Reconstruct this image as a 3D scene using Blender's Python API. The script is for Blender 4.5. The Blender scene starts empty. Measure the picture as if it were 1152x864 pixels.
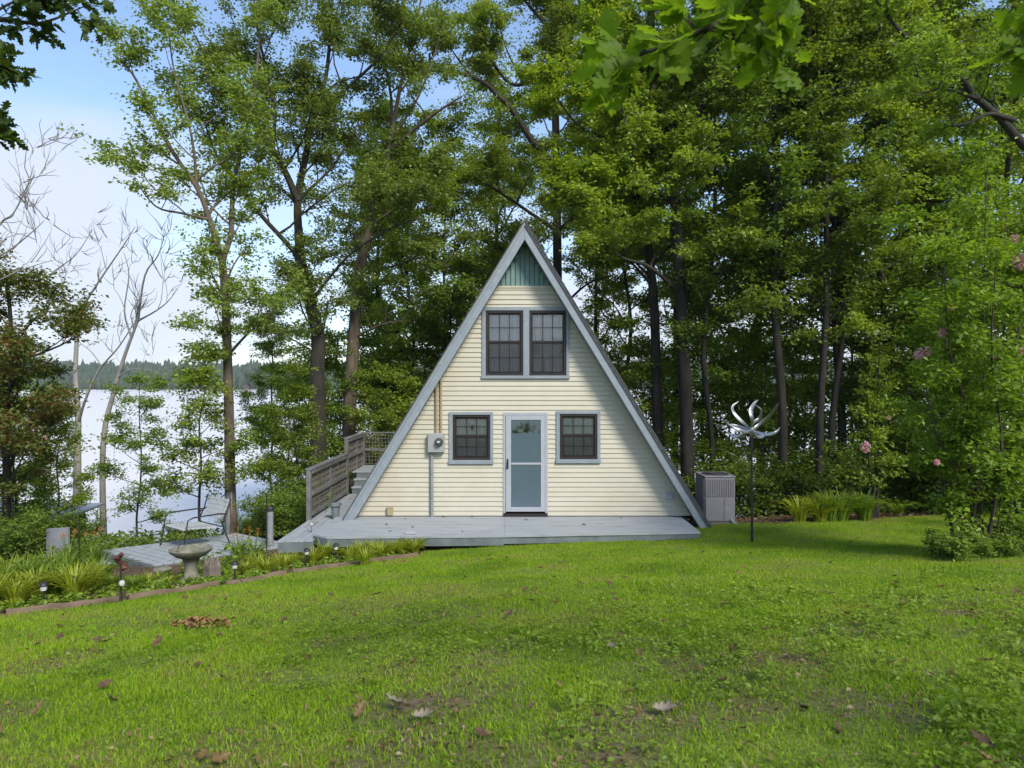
import bpy, bmesh, math, random
import numpy as np
from mathutils import Vector, Matrix

R = math.radians
SC = bpy.context.scene
COL = SC.collection
FPX, CX, CY, EYE = 768.0, 576.0, 432.0, 3.0
RNG = np.random.default_rng(7)
random.seed(7)

# ------------------------------------------------------------------ noise / terrain
def _hash(ix, iy, seed):
    n = (ix.astype(np.int64) * 374761393 + iy.astype(np.int64) * 668265263 + seed * 1442695041) & 0x7fffffff
    n = ((n ^ (n >> 13)) * 1274126177) & 0x7fffffff
    return ((n ^ (n >> 16)) & 0xffff) / 65535.0

def vnoise(x, y, seed=0):
    x = np.asarray(x, float); y = np.asarray(y, float)
    ix = np.floor(x); iy = np.floor(y); fx = x - ix; fy = y - iy
    fx = fx * fx * (3 - 2 * fx); fy = fy * fy * (3 - 2 * fy)
    a = _hash(ix, iy, seed); b = _hash(ix + 1, iy, seed); c = _hash(ix, iy + 1, seed); d = _hash(ix + 1, iy + 1, seed)
    return (a * (1 - fx) + b * fx) * (1 - fy) + (c * (1 - fx) + d * fx) * fy

def fbm(x, y, seed=0, octv=4):
    s = 0; a = .5; t = 0
    for k in range(octv):
        s = s + a * vnoise(np.asarray(x) * 2 ** k, np.asarray(y) * 2 ** k, seed + k * 17); t += a; a *= .5
    return s / t

_ys = np.arange(-80, 60, .25)
_sy = np.interp(_ys, [-80, -10, 0, 3, 6, 9, 12.5, 13.6, 16, 18, 22, 26, 32, 42, 60], [-1.5, -.3, 0, .09, .5, 1.0, 1.5, 1.62, 1.75, 2.1, 3.3, 4.7, 6.6, 9.5, 10.5])
_k = np.hanning(11); _k /= _k.sum()
_sy2 = np.convolve(np.pad(_sy, 5, mode='edge'), _k, 'valid')

def H(x, y):
    x = np.asarray(x, float); y = np.asarray(y, float)
    s = np.interp(y, _ys, _sy2)
    xl = np.clip(x, -18, 0); xr = np.clip(x, 0, 20)
    z = 1.4 - s + .06 * xl + .03 * xr
    z = z + (fbm(x * .7, y * .7, 3, 3) - .5) * .07 + (fbm(x * 2.5, y * 2.5, 9, 2) - .5) * .03
    hill = np.clip((y - 735) / 60, 0, 1)
    far = -9 + hill * (15 + 10 * fbm(x / 160 + 5, y / 160, 21, 3)) + np.clip((y - 800) / 400, 0, 1) * 16
    w = np.clip((y - 40) / 20, 0, 1)
    return z * (1 - w) + far * w

def h1(x, y): return float(H(x, y))

def P(px, py, Y):
    return Vector(((px - CX) / FPX * Y, Y, EYE + (CY - py) / FPX * Y))

def G(px, py):
    """where the sight line through a photo point meets the ground"""
    Y = np.arange(2, 40, .01)
    X = (px - CX) / FPX * Y; Z = EYE + (CY - py) / FPX * Y
    i = np.argmax(Z <= H(X, Y))
    return Vector((X[i], Y[i], float(H(X[i], Y[i]))))

def GX(px, Y):
    x = (px - CX) / FPX * Y
    return Vector((x, Y, h1(x, Y)))

# ------------------------------------------------------------------ materials
def newmat(name):
    m = bpy.data.materials.new(name); m.use_nodes = True
    nt = m.node_tree; nt.nodes.clear()
    return m, nt, nt.nodes.new, nt.links.new

def pm(name, c1, c2=None, scale=6, rough=.6, bump=0, bscale=None, metal=0, stretch=(1, 1, 1), spec=.4, c3=None, s3=1.5, t3=(.55, .7)):
    """noise-mixed principled material in object space; c3 adds large uneven stains"""
    m, nt, N, L = newmat(name)
    out = N('ShaderNodeOutputMaterial'); b = N('ShaderNodeBsdfPrincipled')
    L(b.outputs[0], out.inputs[0])
    b.inputs['Roughness'].default_value = rough; b.inputs['Metallic'].default_value = metal
    b.inputs['Specular IOR Level'].default_value = spec
    tc = N('ShaderNodeTexCoord'); mp = N('ShaderNodeMapping'); mp.inputs['Scale'].default_value = stretch
    L(tc.outputs['Object'], mp.inputs[0])
    c2 = c2 or tuple(v * .8 for v in c1)
    n = N('ShaderNodeTexNoise'); n.inputs['Scale'].default_value = scale; n.inputs['Detail'].default_value = 5
    L(mp.outputs[0], n.inputs['Vector'])
    rp = N('ShaderNodeValToRGB'); rp.color_ramp.elements[0].position = .3; rp.color_ramp.elements[1].position = .7
    rp.color_ramp.elements[0].color = (*c1, 1); rp.color_ramp.elements[1].color = (*c2, 1)
    L(n.outputs['Fac'], rp.inputs[0]); colour = rp.outputs[0]
    if c3:
        n3 = N('ShaderNodeTexNoise'); n3.inputs['Scale'].default_value = s3; n3.inputs['Detail'].default_value = 8; n3.inputs['Roughness'].default_value = .65
        L(mp.outputs[0], n3.inputs['Vector'])
        r3 = N('ShaderNodeMapRange'); r3.inputs[1].default_value = t3[0]; r3.inputs[2].default_value = t3[1]
        L(n3.outputs['Fac'], r3.inputs[0])
        mx = N('ShaderNodeMix'); mx.data_type = 'RGBA'; mx.inputs[7].default_value = (*c3, 1)
        L(r3.outputs[0], mx.inputs[0]); L(colour, mx.inputs[6]); colour = mx.outputs[2]
    L(colour, b.inputs['Base Color'])
    if bump:
        nb = N('ShaderNodeTexNoise'); nb.inputs['Scale'].default_value = bscale or scale * 3; nb.inputs['Detail'].default_value = 4
        L(mp.outputs[0], nb.inputs['Vector'])
        bp = N('ShaderNodeBump'); bp.inputs['Strength'].default_value = bump; bp.inputs['Distance'].default_value = .02
        L(nb.outputs['Fac'], bp.inputs['Height']); L(bp.outputs[0], b.inputs['Normal'])
    return m

def leafmat(name, ca, cb, cc=None, trans=.4, gloss=.022, nscale=.45, tcol=None, pc=.1, vary=.0, ngain=.5):
    """leaf colours vary leaf by leaf and clump by clump; part of the light passes through"""
    m, nt, N, L = newmat(name)
    out = N('ShaderNodeOutputMaterial')
    g = N('ShaderNodeNewGeometry'); tc = N('ShaderNodeTexCoord')
    n = N('ShaderNodeTexNoise'); n.inputs['Scale'].default_value = nscale; n.inputs['Detail'].default_value = 2
    L(tc.outputs['Object'], n.inputs['Vector'])
    ma = N('ShaderNodeMath'); ma.operation = 'MULTIPLY_ADD'; ma.inputs[1].default_value = .55
    L(g.outputs['Random Per Island'], ma.inputs[0])
    mb = N('ShaderNodeMath'); mb.operation = 'MULTIPLY_ADD'; mb.inputs[1].default_value = ngain; mb.inputs[2].default_value = -(ngain - .5) * .5
    L(n.outputs['Fac'], mb.inputs[0]); L(mb.outputs[0], ma.inputs[2])
    rp = N('ShaderNodeValToRGB'); e = rp.color_ramp.elements
    e[0].position = .12; e[0].color = (*ca, 1); e[1].position = .75; e[1].color = (*cb, 1)
    if cc:
        c0 = .9 - .3 * min(pc, 1); e[1].position = c0 - .12; k = e.new(c0); k.color = (*cb, 1); k = e.new(c0 + .05); k.color = (*cc, 1)
    L(ma.outputs[0], rp.inputs[0])
    oi = N('ShaderNodeObjectInfo'); vm = N('ShaderNodeMapRange'); vm.inputs[3].default_value = 1 - vary; vm.inputs[4].default_value = 1 + vary * 1.5; L(oi.outputs['Random'], vm.inputs[0])
    hv = N('ShaderNodeHueSaturation'); L(vm.outputs[0], hv.inputs['Value']); L(rp.outputs[0], hv.inputs['Color']); rpo = hv.outputs[0]
    d = N('ShaderNodeBsdfDiffuse'); t = N('ShaderNodeBsdfTranslucent'); gl = N('ShaderNodeBsdfGlossy'); gl.inputs['Roughness'].default_value = .5
    gl.inputs['Color'].default_value = (.8, .85, .9, 1)
    L(rpo, d.inputs[0])
    hs = N('ShaderNodeMix'); hs.data_type = 'RGBA'; hs.blend_type = 'MULTIPLY'; hs.inputs[0].default_value = 1
    hs.inputs[7].default_value = (*(tcol or (1.5, 1.45, .55)), 1)
    L(rpo, hs.inputs[6]); L(hs.outputs[2], t.inputs[0])
    m1 = N('ShaderNodeMixShader'); m1.inputs[0].default_value = trans; L(d.outputs[0], m1.inputs[1]); L(t.outputs[0], m1.inputs[2])
    m2 = N('ShaderNodeMixShader'); m2.inputs[0].default_value = gloss; L(m1.outputs[0], m2.inputs[1]); L(gl.outputs[0], m2.inputs[2])
    L(m2.outputs[0], out.inputs[0])
    return m

def glassmat(name, tint=(.97, .97, .98), refl=.02):
    m, nt, N, L = newmat(name)
    out = N('ShaderNodeOutputMaterial'); t = N('ShaderNodeBsdfTransparent'); t.inputs[0].default_value = (*tint, 1)
    g = N('ShaderNodeBsdfGlossy'); g.inputs['Roughness'].default_value = .02
    lw = N('ShaderNodeFresnel'); lw.inputs['IOR'].default_value = 1.5
    ad = N('ShaderNodeMath'); ad.operation = 'ADD'; ad.inputs[1].default_value = refl; L(lw.outputs[0], ad.inputs[0])
    tc = N('ShaderNodeTexCoord'); n = N('ShaderNodeTexNoise'); n.inputs['Scale'].default_value = 2.2; L(tc.outputs['Object'], n.inputs['Vector'])
    bp = N('ShaderNodeBump'); bp.inputs['Strength'].default_value = .15; bp.inputs['Distance'].default_value = .01
    L(n.outputs['Fac'], bp.inputs['Height']); L(bp.outputs[0], g.inputs['Normal'])
    mx = N('ShaderNodeMixShader'); L(ad.outputs[0], mx.inputs[0]); L(t.outputs[0], mx.inputs[1]); L(g.outputs[0], mx.inputs[2])
    L(mx.outputs[0], out.inputs[0]); return m

def screenmat(name):
    m, nt, N, L = newmat(name)
    out = N('ShaderNodeOutputMaterial'); t = N('ShaderNodeBsdfTransparent'); d = N('ShaderNodeBsdfDiffuse'); d.inputs[0].default_value = (.03, .03, .03, 1)
    mx = N('ShaderNodeMixShader'); mx.inputs[0].default_value = .24; L(t.outputs[0], mx.inputs[1]); L(d.outputs[0], mx.inputs[2]); L(mx.outputs[0], out.inputs[0]); return m

M = {}
M['siding'] = pm('cream_vinyl_siding', (.505, .47, .37), (.47, .435, .34), 3, .5, .05, 40, c3=(.44, .39, .28), s3=.9, t3=(.5, .8), stretch=(1, 1, 1.5))
M['trim'] = pm('bluegrey_painted_trim', (.25, .285, .31), (.205, .235, .26), 8, .5, .08, 60, c3=(.30, .32, .33), s3=4)
M['green'] = pm('teal_green_boards', (.165, .265, .245), (.13, .22, .205), 5, .6, .1, 40)
M['shingle'] = pm('grey_roof_shingles', (.10, .10, .095), (.05, .05, .05), 14, .9, .4, 60)
M['brown'] = pm('dark_brown_sash', (.030, .022, .019), (.022, .017, .015), 10, .45)
M['curtain'] = pm('offwhite_curtain', (.80, .80, .77), (.74, .74, .70), 3, .9)
M['blind'] = pm('pale_yellow_curtain', (.86, .83, .76), (.80, .77, .69), 3, .9)
M['glass'] = glassmat('window_glass')
M['screen'] = screenmat('insect_screen')
M['white_metal'] = pm('pale_grey_storm_door', (.37, .385, .41), (.33, .345, .37), 4, .4)
M['door'] = pm('bluegrey_door_paint', (.66, .79, .83), (.61, .74, .78), 3, .45)
M['black'] = pm('black_metal', (.015, .015, .016), (.025, .024, .023), 12, .5)
M['meter'] = pm('grey_meter_box', (.33, .34, .33), (.28, .29, .28), 7, .45)
M['pipe'] = pm('grey_conduit', (.25, .265, .265), (.19, .205, .205), 5, .5)
M['rust'] = pm('brown_conduit', (.25, .17, .08), (.36, .27, .14), 8, .7)
M['beige'] = pm('beige_plastic', (.36, .30, .17), (.28, .23, .13), 9, .6)
M['deck'] = pm('worn_grey_deck_paint', (.34, .36, .37), (.29, .31, .32), 2.2, .6, .15, 30, c3=(.20, .195, .18), s3=3.2, t3=(.5, .72), stretch=(.35, 3, 3))
M['deck_y'] = pm('worn_grey_deck_paint_lengthwise', (.34, .36, .37), (.28, .30, .32), 2.2, .6, .15, 30, c3=(.20, .195, .18), s3=3.2, t3=(.5, .72), stretch=(3, .35, 3))
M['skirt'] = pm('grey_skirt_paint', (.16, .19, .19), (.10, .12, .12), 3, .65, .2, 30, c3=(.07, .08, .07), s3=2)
M['rail'] = pm('weathered_rail_timber', (.165, .16, .152), (.105, .10, .094), 5, .85, .3, 40, stretch=(1, .3, 1))
M['lattice'] = pm('old_brown_lattice', (.12, .10, .085), (.18, .165, .15), 7, .9, .2, 40)
M['timber'] = pm('weathered_edging_timber', (.19, .135, .088), (.09, .06, .038), 6, .9, .5, 25, stretch=(.4, .4, 1), c3=(.06, .045, .03), s3=5)
M['concrete'] = pm('mossy_concrete', (.23, .215, .165), (.14, .135, .10), 9, .95, .5, 35, c3=(.09, .11, .045), s3=5, t3=(.45, .7))
M['wood_stump'] = pm('grey_stump_wood', (.21, .18, .14), (.12, .10, .078), 12, .95, .6, 30, stretch=(1, 1, .25))
M['seatpad'] = pm('pale_grey_slats', (.42, .43, .425), (.35, .36, .355), 6, .6)
M['ac'] = pm('mauve_grey_enamel', (.29, .26, .265), (.26, .235, .24), 3, .5, c3=(.33, .31, .30), s3=3)
M['acdark'] = pm('dark_grille', (.06, .06, .065), (.04, .04, .04), 8, .6)
M['steel'] = pm('brushed_silver', (.40, .40, .41), (.26, .26, .27), 6, .38, metal=.9)
M['bark'] = pm('dark_bark', (.046, .040, .031), (.020, .018, .014), 9, .95, .8, 14, stretch=(1, 1, .22), c3=(.06, .056, .042), s3=1.3)
M['bark_tan'] = pm('greybrown_bark', (.15, .115, .08), (.065, .05, .036), 9, .95, .8, 14, stretch=(1, 1, .22), c3=(.20, .18, .14), s3=1.2)
M['bark_dead'] = pm('bleached_dead_wood', (.36, .335, .31), (.22, .20, .18), 5, .9, .4, 14, stretch=(1, 1, .25))
M['bark_myrtle'] = pm('smooth_myrtle_bark', (.085, .062, .042), (.045, .034, .025), 6, .85, .3, 14, stretch=(1, 1, .25))
M['leaf_olive'] = leafmat('olive_green_leaves', (0.0935, 0.1458, 0.026), (0.231, 0.3024, 0.06), trans=.46, vary=.2)
M['leaf_dark'] = leafmat('dark_green_leaves', (0.0744, 0.1357, 0.0189), (0.204, 0.2875, 0.042), trans=.46, vary=.2)
M['leaf_mid'] = leafmat('mid_green_leaves', (0.102, 0.1667, 0.0189), (0.276, 0.3565, 0.042), trans=.46, vary=.2)
M['leaf_bright'] = leafmat('bright_green_leaves', (0.132, 0.2052, 0.016), (0.308, 0.4104, 0.03), trans=.48)
M['leaf_myrtle'] = leafmat('fresh_green_leaves', (0.091, 0.1708, 0.0154), (0.234, 0.3416, 0.0308), trans=.45)
M['leaf_red'] = leafmat('russet_tinged_leaves', (0.065, 0.105, 0.022), (0.15, 0.165, 0.035), (.22, .095, .04), trans=.4, nscale=.7, pc=.62)
M['leaf_shrub'] = leafmat('shade_green_leaves', (0.066, 0.1207, 0.0189), (0.192, 0.276, 0.0368), trans=.46, vary=.2)
M['leaf_near'] = leafmat('backlit_lobed_leaves', (0.0975, 0.1688, 0.015), (0.156, 0.25, 0.022), trans=.62, gloss=.008, nscale=6, tcol=(1.75, 1.7, .55))
M['leaf_shade'] = leafmat('shade_toned_lobed_leaves', (.028, .055, .010), (.065, .105, .018), trans=.4, nscale=5, gloss=.01)  # shade on the branch is put into these darker leaf colours
M['lily'] = leafmat('yellowgreen_strap_leaves', (0.1716, 0.2338, 0.0162), (0.3744, 0.4125, 0.0315), trans=.4)
M['lily_dark'] = leafmat('green_strap_leaves', (0.104, 0.1875, 0.018), (0.208, 0.3, 0.027), trans=.4)
M['cover'] = leafmat('low_groundcover_leaves', (0.1, 0.18, 0.016), (0.24, 0.34, 0.03), trans=.4, nscale=1.3)
M['grass'] = leafmat('lawn_blades', (.125, .23, .012), (0.3, 0.44, 0.022), (.34, .27, .10), trans=.45, gloss=.012, nscale=.8, pc=.4, ngain=1.5, tcol=(1.35, 1.35, .6))
M['dry'] = leafmat('dry_brown_leaves', (.070, .042, .014), (.20, .135, .05), (.34, .26, .16), trans=.2, nscale=3, tcol=(1.2, 1, .7), pc=.6)
M['pale_leaf'] = pm('pale_dry_leaf', (.24, .205, .15), (.16, .13, .09), 20, .8)
M['orange_leaf'] = pm('orange_dry_leaf', (.30, .155, .06), (.17, .085, .035), 20, .8)
M['pink'] = leafmat('pink_petals', (.78, .36, .43), (.90, .58, .64), trans=.35, tcol=(1, .9, .9))
M['orange'] = leafmat('orange_petals', (.60, .14, .03), (.70, .24, .06), trans=.35, tcol=(1, .8, .6))
M['redflower'] = pm('dark_red_metal', (.12, .025, .018), (.07, .02, .016), 10, .6)
M['shed'] = pm('brown_shed_boards', (.075, .06, .048), (.045, .037, .03), 5, .9, .3, 30)
M['shed_grey'] = pm('grey_shed_boards', (.22, .21, .19), (.15, .145, .13), 5, .9, .3, 30)
M['tin'] = pm('pale_tin_roof', (.55, .56, .58), (.42, .43, .44), 4, .5, metal=.2)
M['whitepanel'] = pm('white_enamel', (.25, .265, .30), (.19, .20, .235), 3, .5)
M['clear'] = pm('frosted_lamp_lens', (.55, .55, .53), (.40, .40, .38), 8, .25)
M['yellow'] = pm('yellow_rope', (.60, .40, .06), (.48, .32, .05), 8, .7)

# ------------------------------------------------------------------ builders
class MB:
    def __init__(s): s.V = []; s.F = []
    def add(s, V, F):
        o = len(s.V); s.V.extend([tuple(v) for v in V]); s.F.extend([tuple(i + o for i in f) for f in F]); return s
    def box(s, x0, x1, y0, y1, z0, z1):
        return s.add([(x0, y0, z0), (x1, y0, z0), (x1, y1, z0), (x0, y1, z0), (x0, y0, z1), (x1, y0, z1), (x1, y1, z1), (x0, y1, z1)],
                     [(3, 2, 1, 0), (4, 5, 6, 7), (0, 1, 5, 4), (1, 2, 6, 5), (2, 3, 7, 6), (3, 0, 4, 7)])
    def beam(s, a, b, w, h, up=(0, 0, 1)):
        a = Vector(a); b = Vector(b); d = (b - a).normalized(); up = Vector(up)
        sx = d.cross(up).normalized(); u = sx.cross(d).normalized()
        V = []
        for p in (a, b):
            for i, j in ((-1, -1), (1, -1), (1, 1), (-1, 1)): V.append(p + sx * (i * w / 2) + u * (j * h / 2))
        return s.add(V, [(0, 1, 2, 3), (7, 6, 5, 4), (0, 4, 5, 1), (1, 5, 6, 2), (2, 6, 7, 3), (3, 7, 4, 0)])
    def prism(s, poly, z0, z1):
        n = len(poly)
        V = [(x, y, z0) for x, y in poly] + [(x, y, z1) for x, y in poly]
        return s.add(V, [tuple(range(n))[::-1], tuple(range(n, 2 * n))] + [(i, (i + 1) % n, n + (i + 1) % n, n + i) for i in range(n)])
    def prism_xz(s, poly, y0, y1):
        n = len(poly)
        V = [(x, y0, z) for x, z in poly] + [(x, y1, z) for x, z in poly]
        return s.add(V, [tuple(range(n)), tuple(range(n, 2 * n))[::-1]] + [(i, n + i, n + (i + 1) % n, (i + 1) % n) for i in range(n)])
    def tube(s, pts, r, n=8, cap=True):
        pts = [Vector(p) for p in pts]; r = r if hasattr(r, '__len__') else [r] * len(pts)
        V = []; F = []; t0 = (pts[1] - pts[0]).normalized()
        u = t0.orthogonal().normalized()
        for i, p in enumerate(pts):
            t = (pts[min(i + 1, len(pts) - 1)] - pts[max(i - 1, 0)]).normalized()
            u = (u - t * u.dot(t)).normalized(); w = t.cross(u)
            for k in range(n):
                a = 2 * math.pi * k / n; V.append(p + (u * math.cos(a) + w * math.sin(a)) * r[i])
        for i in range(len(pts) - 1):
            for k in range(n):
                F.append((i * n + k, i * n + (k + 1) % n, (i + 1) * n + (k + 1) % n, (i + 1) * n + k))
        if cap: F += [tuple(range(n))[::-1], tuple(range((len(pts) - 1) * n, len(pts) * n))]
        return s.add(V, F)
    def lathe(s, c, prof, n=20, wob=0):
        V = []; F = []
        for i, (r, z) in enumerate(prof):
            for k in range(n):
                a = 2 * math.pi * k / n; q = r * (1 + wob * math.sin(3 * a + i))
                V.append((c[0] + q * math.cos(a), c[1] + q * math.sin(a), c[2] + z))
        for i in range(len(prof) - 1):
            for k in range(n): F.append((i * n + k, i * n + (k + 1) % n, (i + 1) * n + (k + 1) % n, (i + 1) * n + k))
        F += [tuple(range(n))[::-1], tuple(range((len(prof) - 1) * n, len(prof) * n))]
        return s.add(V, F)

def npmesh(name, V, loops, starts):
    me = bpy.data.meshes.new(name)
    V = np.ascontiguousarray(V, np.float32); loops = np.ascontiguousarray(loops, np.int32); starts = np.ascontiguousarray(starts, np.int32)
    me.vertices.add(len(V)); me.vertices.foreach_set('co', V.ravel())
    me.loops.add(len(loops)); me.loops.foreach_set('vertex_index', loops)
    me.polygons.add(len(starts)); me.polygons.foreach_set('loop_start', starts)
    me.update(calc_edges=True)
    return me

def link(name, me, mat, parent=None, loc=None):
    o = bpy.data.objects.new(name, me); COL.objects.link(o)
    if mat: me.materials.append(mat)
    if parent: o.parent = parent
    if loc is not None: o.location = loc
    return o

def part(name, mb, mat, parent=None, base=None, bevel=0, smooth=False, label=None, sharp=False):
    """one mesh object; builder coordinates are world ones, shifted to the thing's base"""
    b = base if base is not None else ((parent.get('_b') if parent else None) or (0, 0, 0))
    me = bpy.data.meshes.new(name)
    me.from_pydata([(v[0] - b[0], v[1] - b[1], v[2] - b[2]) for v in mb.V], [], mb.F)
    bm = bmesh.new(); bm.from_mesh(me); bmesh.ops.recalc_face_normals(bm, faces=bm.faces)
    if bevel:
        bmesh.ops.bevel(bm, geom=[e for e in bm.edges if e.is_manifold and e.calc_face_angle(0) > .6], offset=bevel, segments=1, affect='EDGES', clamp_overlap=True)
    bm.to_mesh(me); bm.free()
    if smooth:
        me.polygons.foreach_set('use_smooth', [True] * len(me.polygons))
        try: me.set_sharp_from_angle(angle=R(40))
        except Exception: pass
    o = link(name, me, mat, parent)
    if parent is None: o.location = b
    o['_b'] = tuple(b)
    if label: o['label'] = label
    return o

def tag(o, label, cat, group=None, kind=None):
    if label: o['label'] = label
    if cat: o['category'] = cat
    if group: o['group'] = group
    if kind: o['kind'] = kind
    return o

def thing(name, loc, label, cat, group=None):
    o = bpy.data.objects.new(name, None); COL.objects.link(o); o.location = loc; o.empty_display_size = .2
    o['_b'] = tuple(loc)
    return tag(o, label, cat, group)

def dup(root, loc, rz=0, sc=1, label=None, group=None):
    r = root.copy(); COL.objects.link(r); r.location = loc; r.rotation_euler = (0, 0, rz)
    r.scale = (sc, sc, sc) if not hasattr(sc, '__len__') else sc
    if label: r['label'] = label
    if group: r['group'] = group
    for ch in list(root.children):
        c = ch.copy(); COL.objects.link(c); c.parent = r
        for g in list(ch.children):
            d = g.copy(); COL.objects.link(d); d.parent = c
    return r

# ---- leaves as arrays
def unit(a): return a / np.maximum(np.linalg.norm(a, axis=1, keepdims=True), 1e-6)

def leaves_mesh(name, C, D, Nn, Ln, W, fold=.18):
    n = len(C); D = unit(D); S = unit(np.cross(D, Nn)); Nn = np.cross(S, D)
    Ln = Ln[:, None]; W = W[:, None]
    V = np.empty((n, 4, 3), np.float32)
    V[:, 0] = C; V[:, 2] = C + D * Ln - Nn * Ln * .1
    mid = C + D * Ln * .45
    V[:, 1] = mid + S * W * .5 + Nn * W * fold; V[:, 3] = mid - S * W * .5 + Nn * W * fold
    base = (np.arange(n) * 4)[:, None]
    loops = (base + np.array([[0, 1, 2, 0, 2, 3]])).ravel()
    return npmesh(name, V.reshape(-1, 3), loops, np.arange(n * 2) * 3)

class Tubes:
    def __init__(s): s.V = []; s.Q = []; s.n = 0
    def add(s, pts, rad, sides=6):
        pts = np.asarray(pts, float); m = len(pts)
        t = np.gradient(pts, axis=0); t = unit(t)
        ref = np.array([.31, .95, .05]) if abs(t[0][2]) > .7 else np.array([0, 0, 1.])
        u = unit(np.cross(t, ref)); w = np.cross(t, u)
        a = np.arange(sides) * 2 * np.pi / sides
        ring = pts[:, None] + (u[:, None] * np.cos(a)[None, :, None] + w[:, None] * np.sin(a)[None, :, None]) * np.asarray(rad)[:, None, None]
        i = np.arange(m - 1)[:, None] * sides; k = np.arange(sides)[None]; k2 = (k + 1) % sides
        q = np.stack([i + k, i + k2, i + sides + k2, i + sides + k], -1).reshape(-1, 4) + s.n
        s.V.append(ring.reshape(-1, 3)); s.Q.append(q); s.n += m * sides
    def mesh(s, name):
        V = np.concatenate(s.V); Q = np.concatenate(s.Q)
        me = npmesh(name, V, Q.ravel(), np.arange(len(Q)) * 4)
        me.polygons.foreach_set('use_smooth', np.ones(len(Q), bool)); return me

def smooth_path(pts, n=4):
    """Catmull-Rom through control points"""
    p = np.asarray([tuple(q) for q in pts], float)
    if len(p) < 3: return np.array([p[0] + (p[-1] - p[0]) * t for t in np.linspace(0, 1, n + 1)])
    e = np.vstack([2 * p[0] - p[1], p, 2 * p[-1] - p[-2]]); out = []
    for i in range(1, len(e) - 2):
        for t in np.linspace(0, 1, n, endpoint=False):
            a, b, c, d = e[i - 1:i + 3]
            out.append(.5 * (2 * b + (c - a) * t + (2 * a - 5 * b + 4 * c - d) * t * t + (3 * b - a - 3 * c + d) * t ** 3))
    out.append(p[-1]); return np.array(out)

def at(path, t):
    f = t * (len(path) - 1); i = min(int(f), len(path) - 2); return path[i] + (path[i + 1] - path[i]) * (f - i), path[i + 1] - path[i]

def shoot(rng, p, d, L, n=5, wig=.16, lift=.1):
    pts = [np.array(p)]; d = d / np.linalg.norm(d)
    for _ in range(n):
        d = d + rng.normal(0, wig, 3) + np.array([0, 0, lift]); d /= np.linalg.norm(d)
        pts.append(pts[-1] + d * L / n)
    return np.array(pts)

def grow(rng, mains, n_br=20, br_len=(1.5, 3.5), el=(.1, .8), bare=.35, n_sub=6, sub_len=.55, n_tw=6, tw_len=.6, nl=26,
         leaf=.13, lw=.6, jit=.13, droop=.1, thin=1., dead=False, shape=None, lift=.08):
    """mains: [(path array, r0, r1, bare_fraction or None)] -> trunk tubes and leaf arrays"""
    T = Tubes(); tw = []
    for (path, r0, r1, br) in mains:
        m = len(path); rad = np.linspace(r0, r1, m)
        if br is not None: rad[0] *= 1.35; rad[1] *= 1.08
        T.add(path, rad, 9 if r0 > .1 else 6)
        seg = np.linalg.norm(np.diff(path, axis=0), axis=1).sum()
        b0 = bare if br is None else br
        k = max(3, int(n_br * (seg * (1 - b0)) / 8.0))
        ph = rng.uniform(0, 6.28)
        for j in range(k):
            t = b0 + (1 - b0) * (j + rng.uniform(.2, .9)) / k; t = min(t, 1)
            p, tg = at(path, t); tg = tg / np.linalg.norm(tg)
            az = ph + j * 2.4 + rng.uniform(-.4, .4)
            e = rng.uniform(*el) + .4 * t
            d = np.array([math.cos(az) * math.cos(e), math.sin(az) * math.cos(e), math.sin(e)]) + tg * .35
            f = (1 - .45 * (t - b0) / (1 - b0 + 1e-6)) if shape is None else shape((t - b0) / (1 - b0 + 1e-6))
            L = rng.uniform(*br_len) * f
            bp = shoot(rng, p, d, L, 6, .27 if dead else .15, lift)
            rb = min((r0 + (r1 - r0) * t) * .55, .012 * L + .012)
            T.add(bp, np.linspace(rb, rb * .3, len(bp)), 5)
            for s in range(max(2, int(n_sub * (.5 + .5 * L / br_len[1])))):
                ts = rng.uniform(.22, 1); q, tq = at(bp, ts); tq = tq / np.linalg.norm(tq)
                r_ = rng.normal(0, 1, 3); r_[2] *= .45; sd = tq * .7 + r_ / np.linalg.norm(r_) * .8
                Ls = L * sub_len * rng.uniform(.5, 1) * (1.1 - .5 * ts)
                sp = shoot(rng, q, sd, Ls, 4, .2, .04)
                T.add(sp, np.linspace(rb * .42, rb * .12 + .002, len(sp)), 4)
                for w in range(n_tw):
                    tt = rng.uniform(.15, 1); a, ta = at(sp, tt); ta = ta / np.linalg.norm(ta)
                    r_ = rng.normal(0, 1, 3); r_[2] *= .5
                    e_ = a + (ta * .6 + r_ * .6) * tw_len * rng.uniform(.5, 1.1)
                    tw.append((a, e_))
                    if dead and rng.random() < .8:
                        tp = shoot(rng, a, ta * .9 + rng.normal(0, .28, 3) + np.array([0, 0, .25]), tw_len * rng.uniform(.6, 1.5), 4, .26, .1); T.add(tp, np.linspace(.011, .004, 5), 3)
    A = np.array([x[0] for x in tw]); B = np.array([x[1] for x in tw])
    if dead: return T, None
    n = len(A); keep = rng.random(n) < thin; A = A[keep]; B = B[keep]; n = len(A)
    A = np.repeat(A, nl, 0); B = np.repeat(B, nl, 0); u = rng.uniform(0, 1.05, len(A))[:, None]
    C = A + (B - A) * u + rng.normal(0, jit, A.shape) * np.array([1, 1, .5])
    D = unit(B - A) * .5 + rng.normal(0, .7, A.shape); D[:, 2] = D[:, 2] * .5 - droop
    Nn = np.array([0, 0, 1.]) + rng.normal(0, .55, A.shape)
    Ln = leaf * rng.uniform(.65, 1.25, len(A)); W = Ln * lw * rng.uniform(.8, 1.2, len(A))
    return T, (C, D, Nn, Ln, W)

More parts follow.
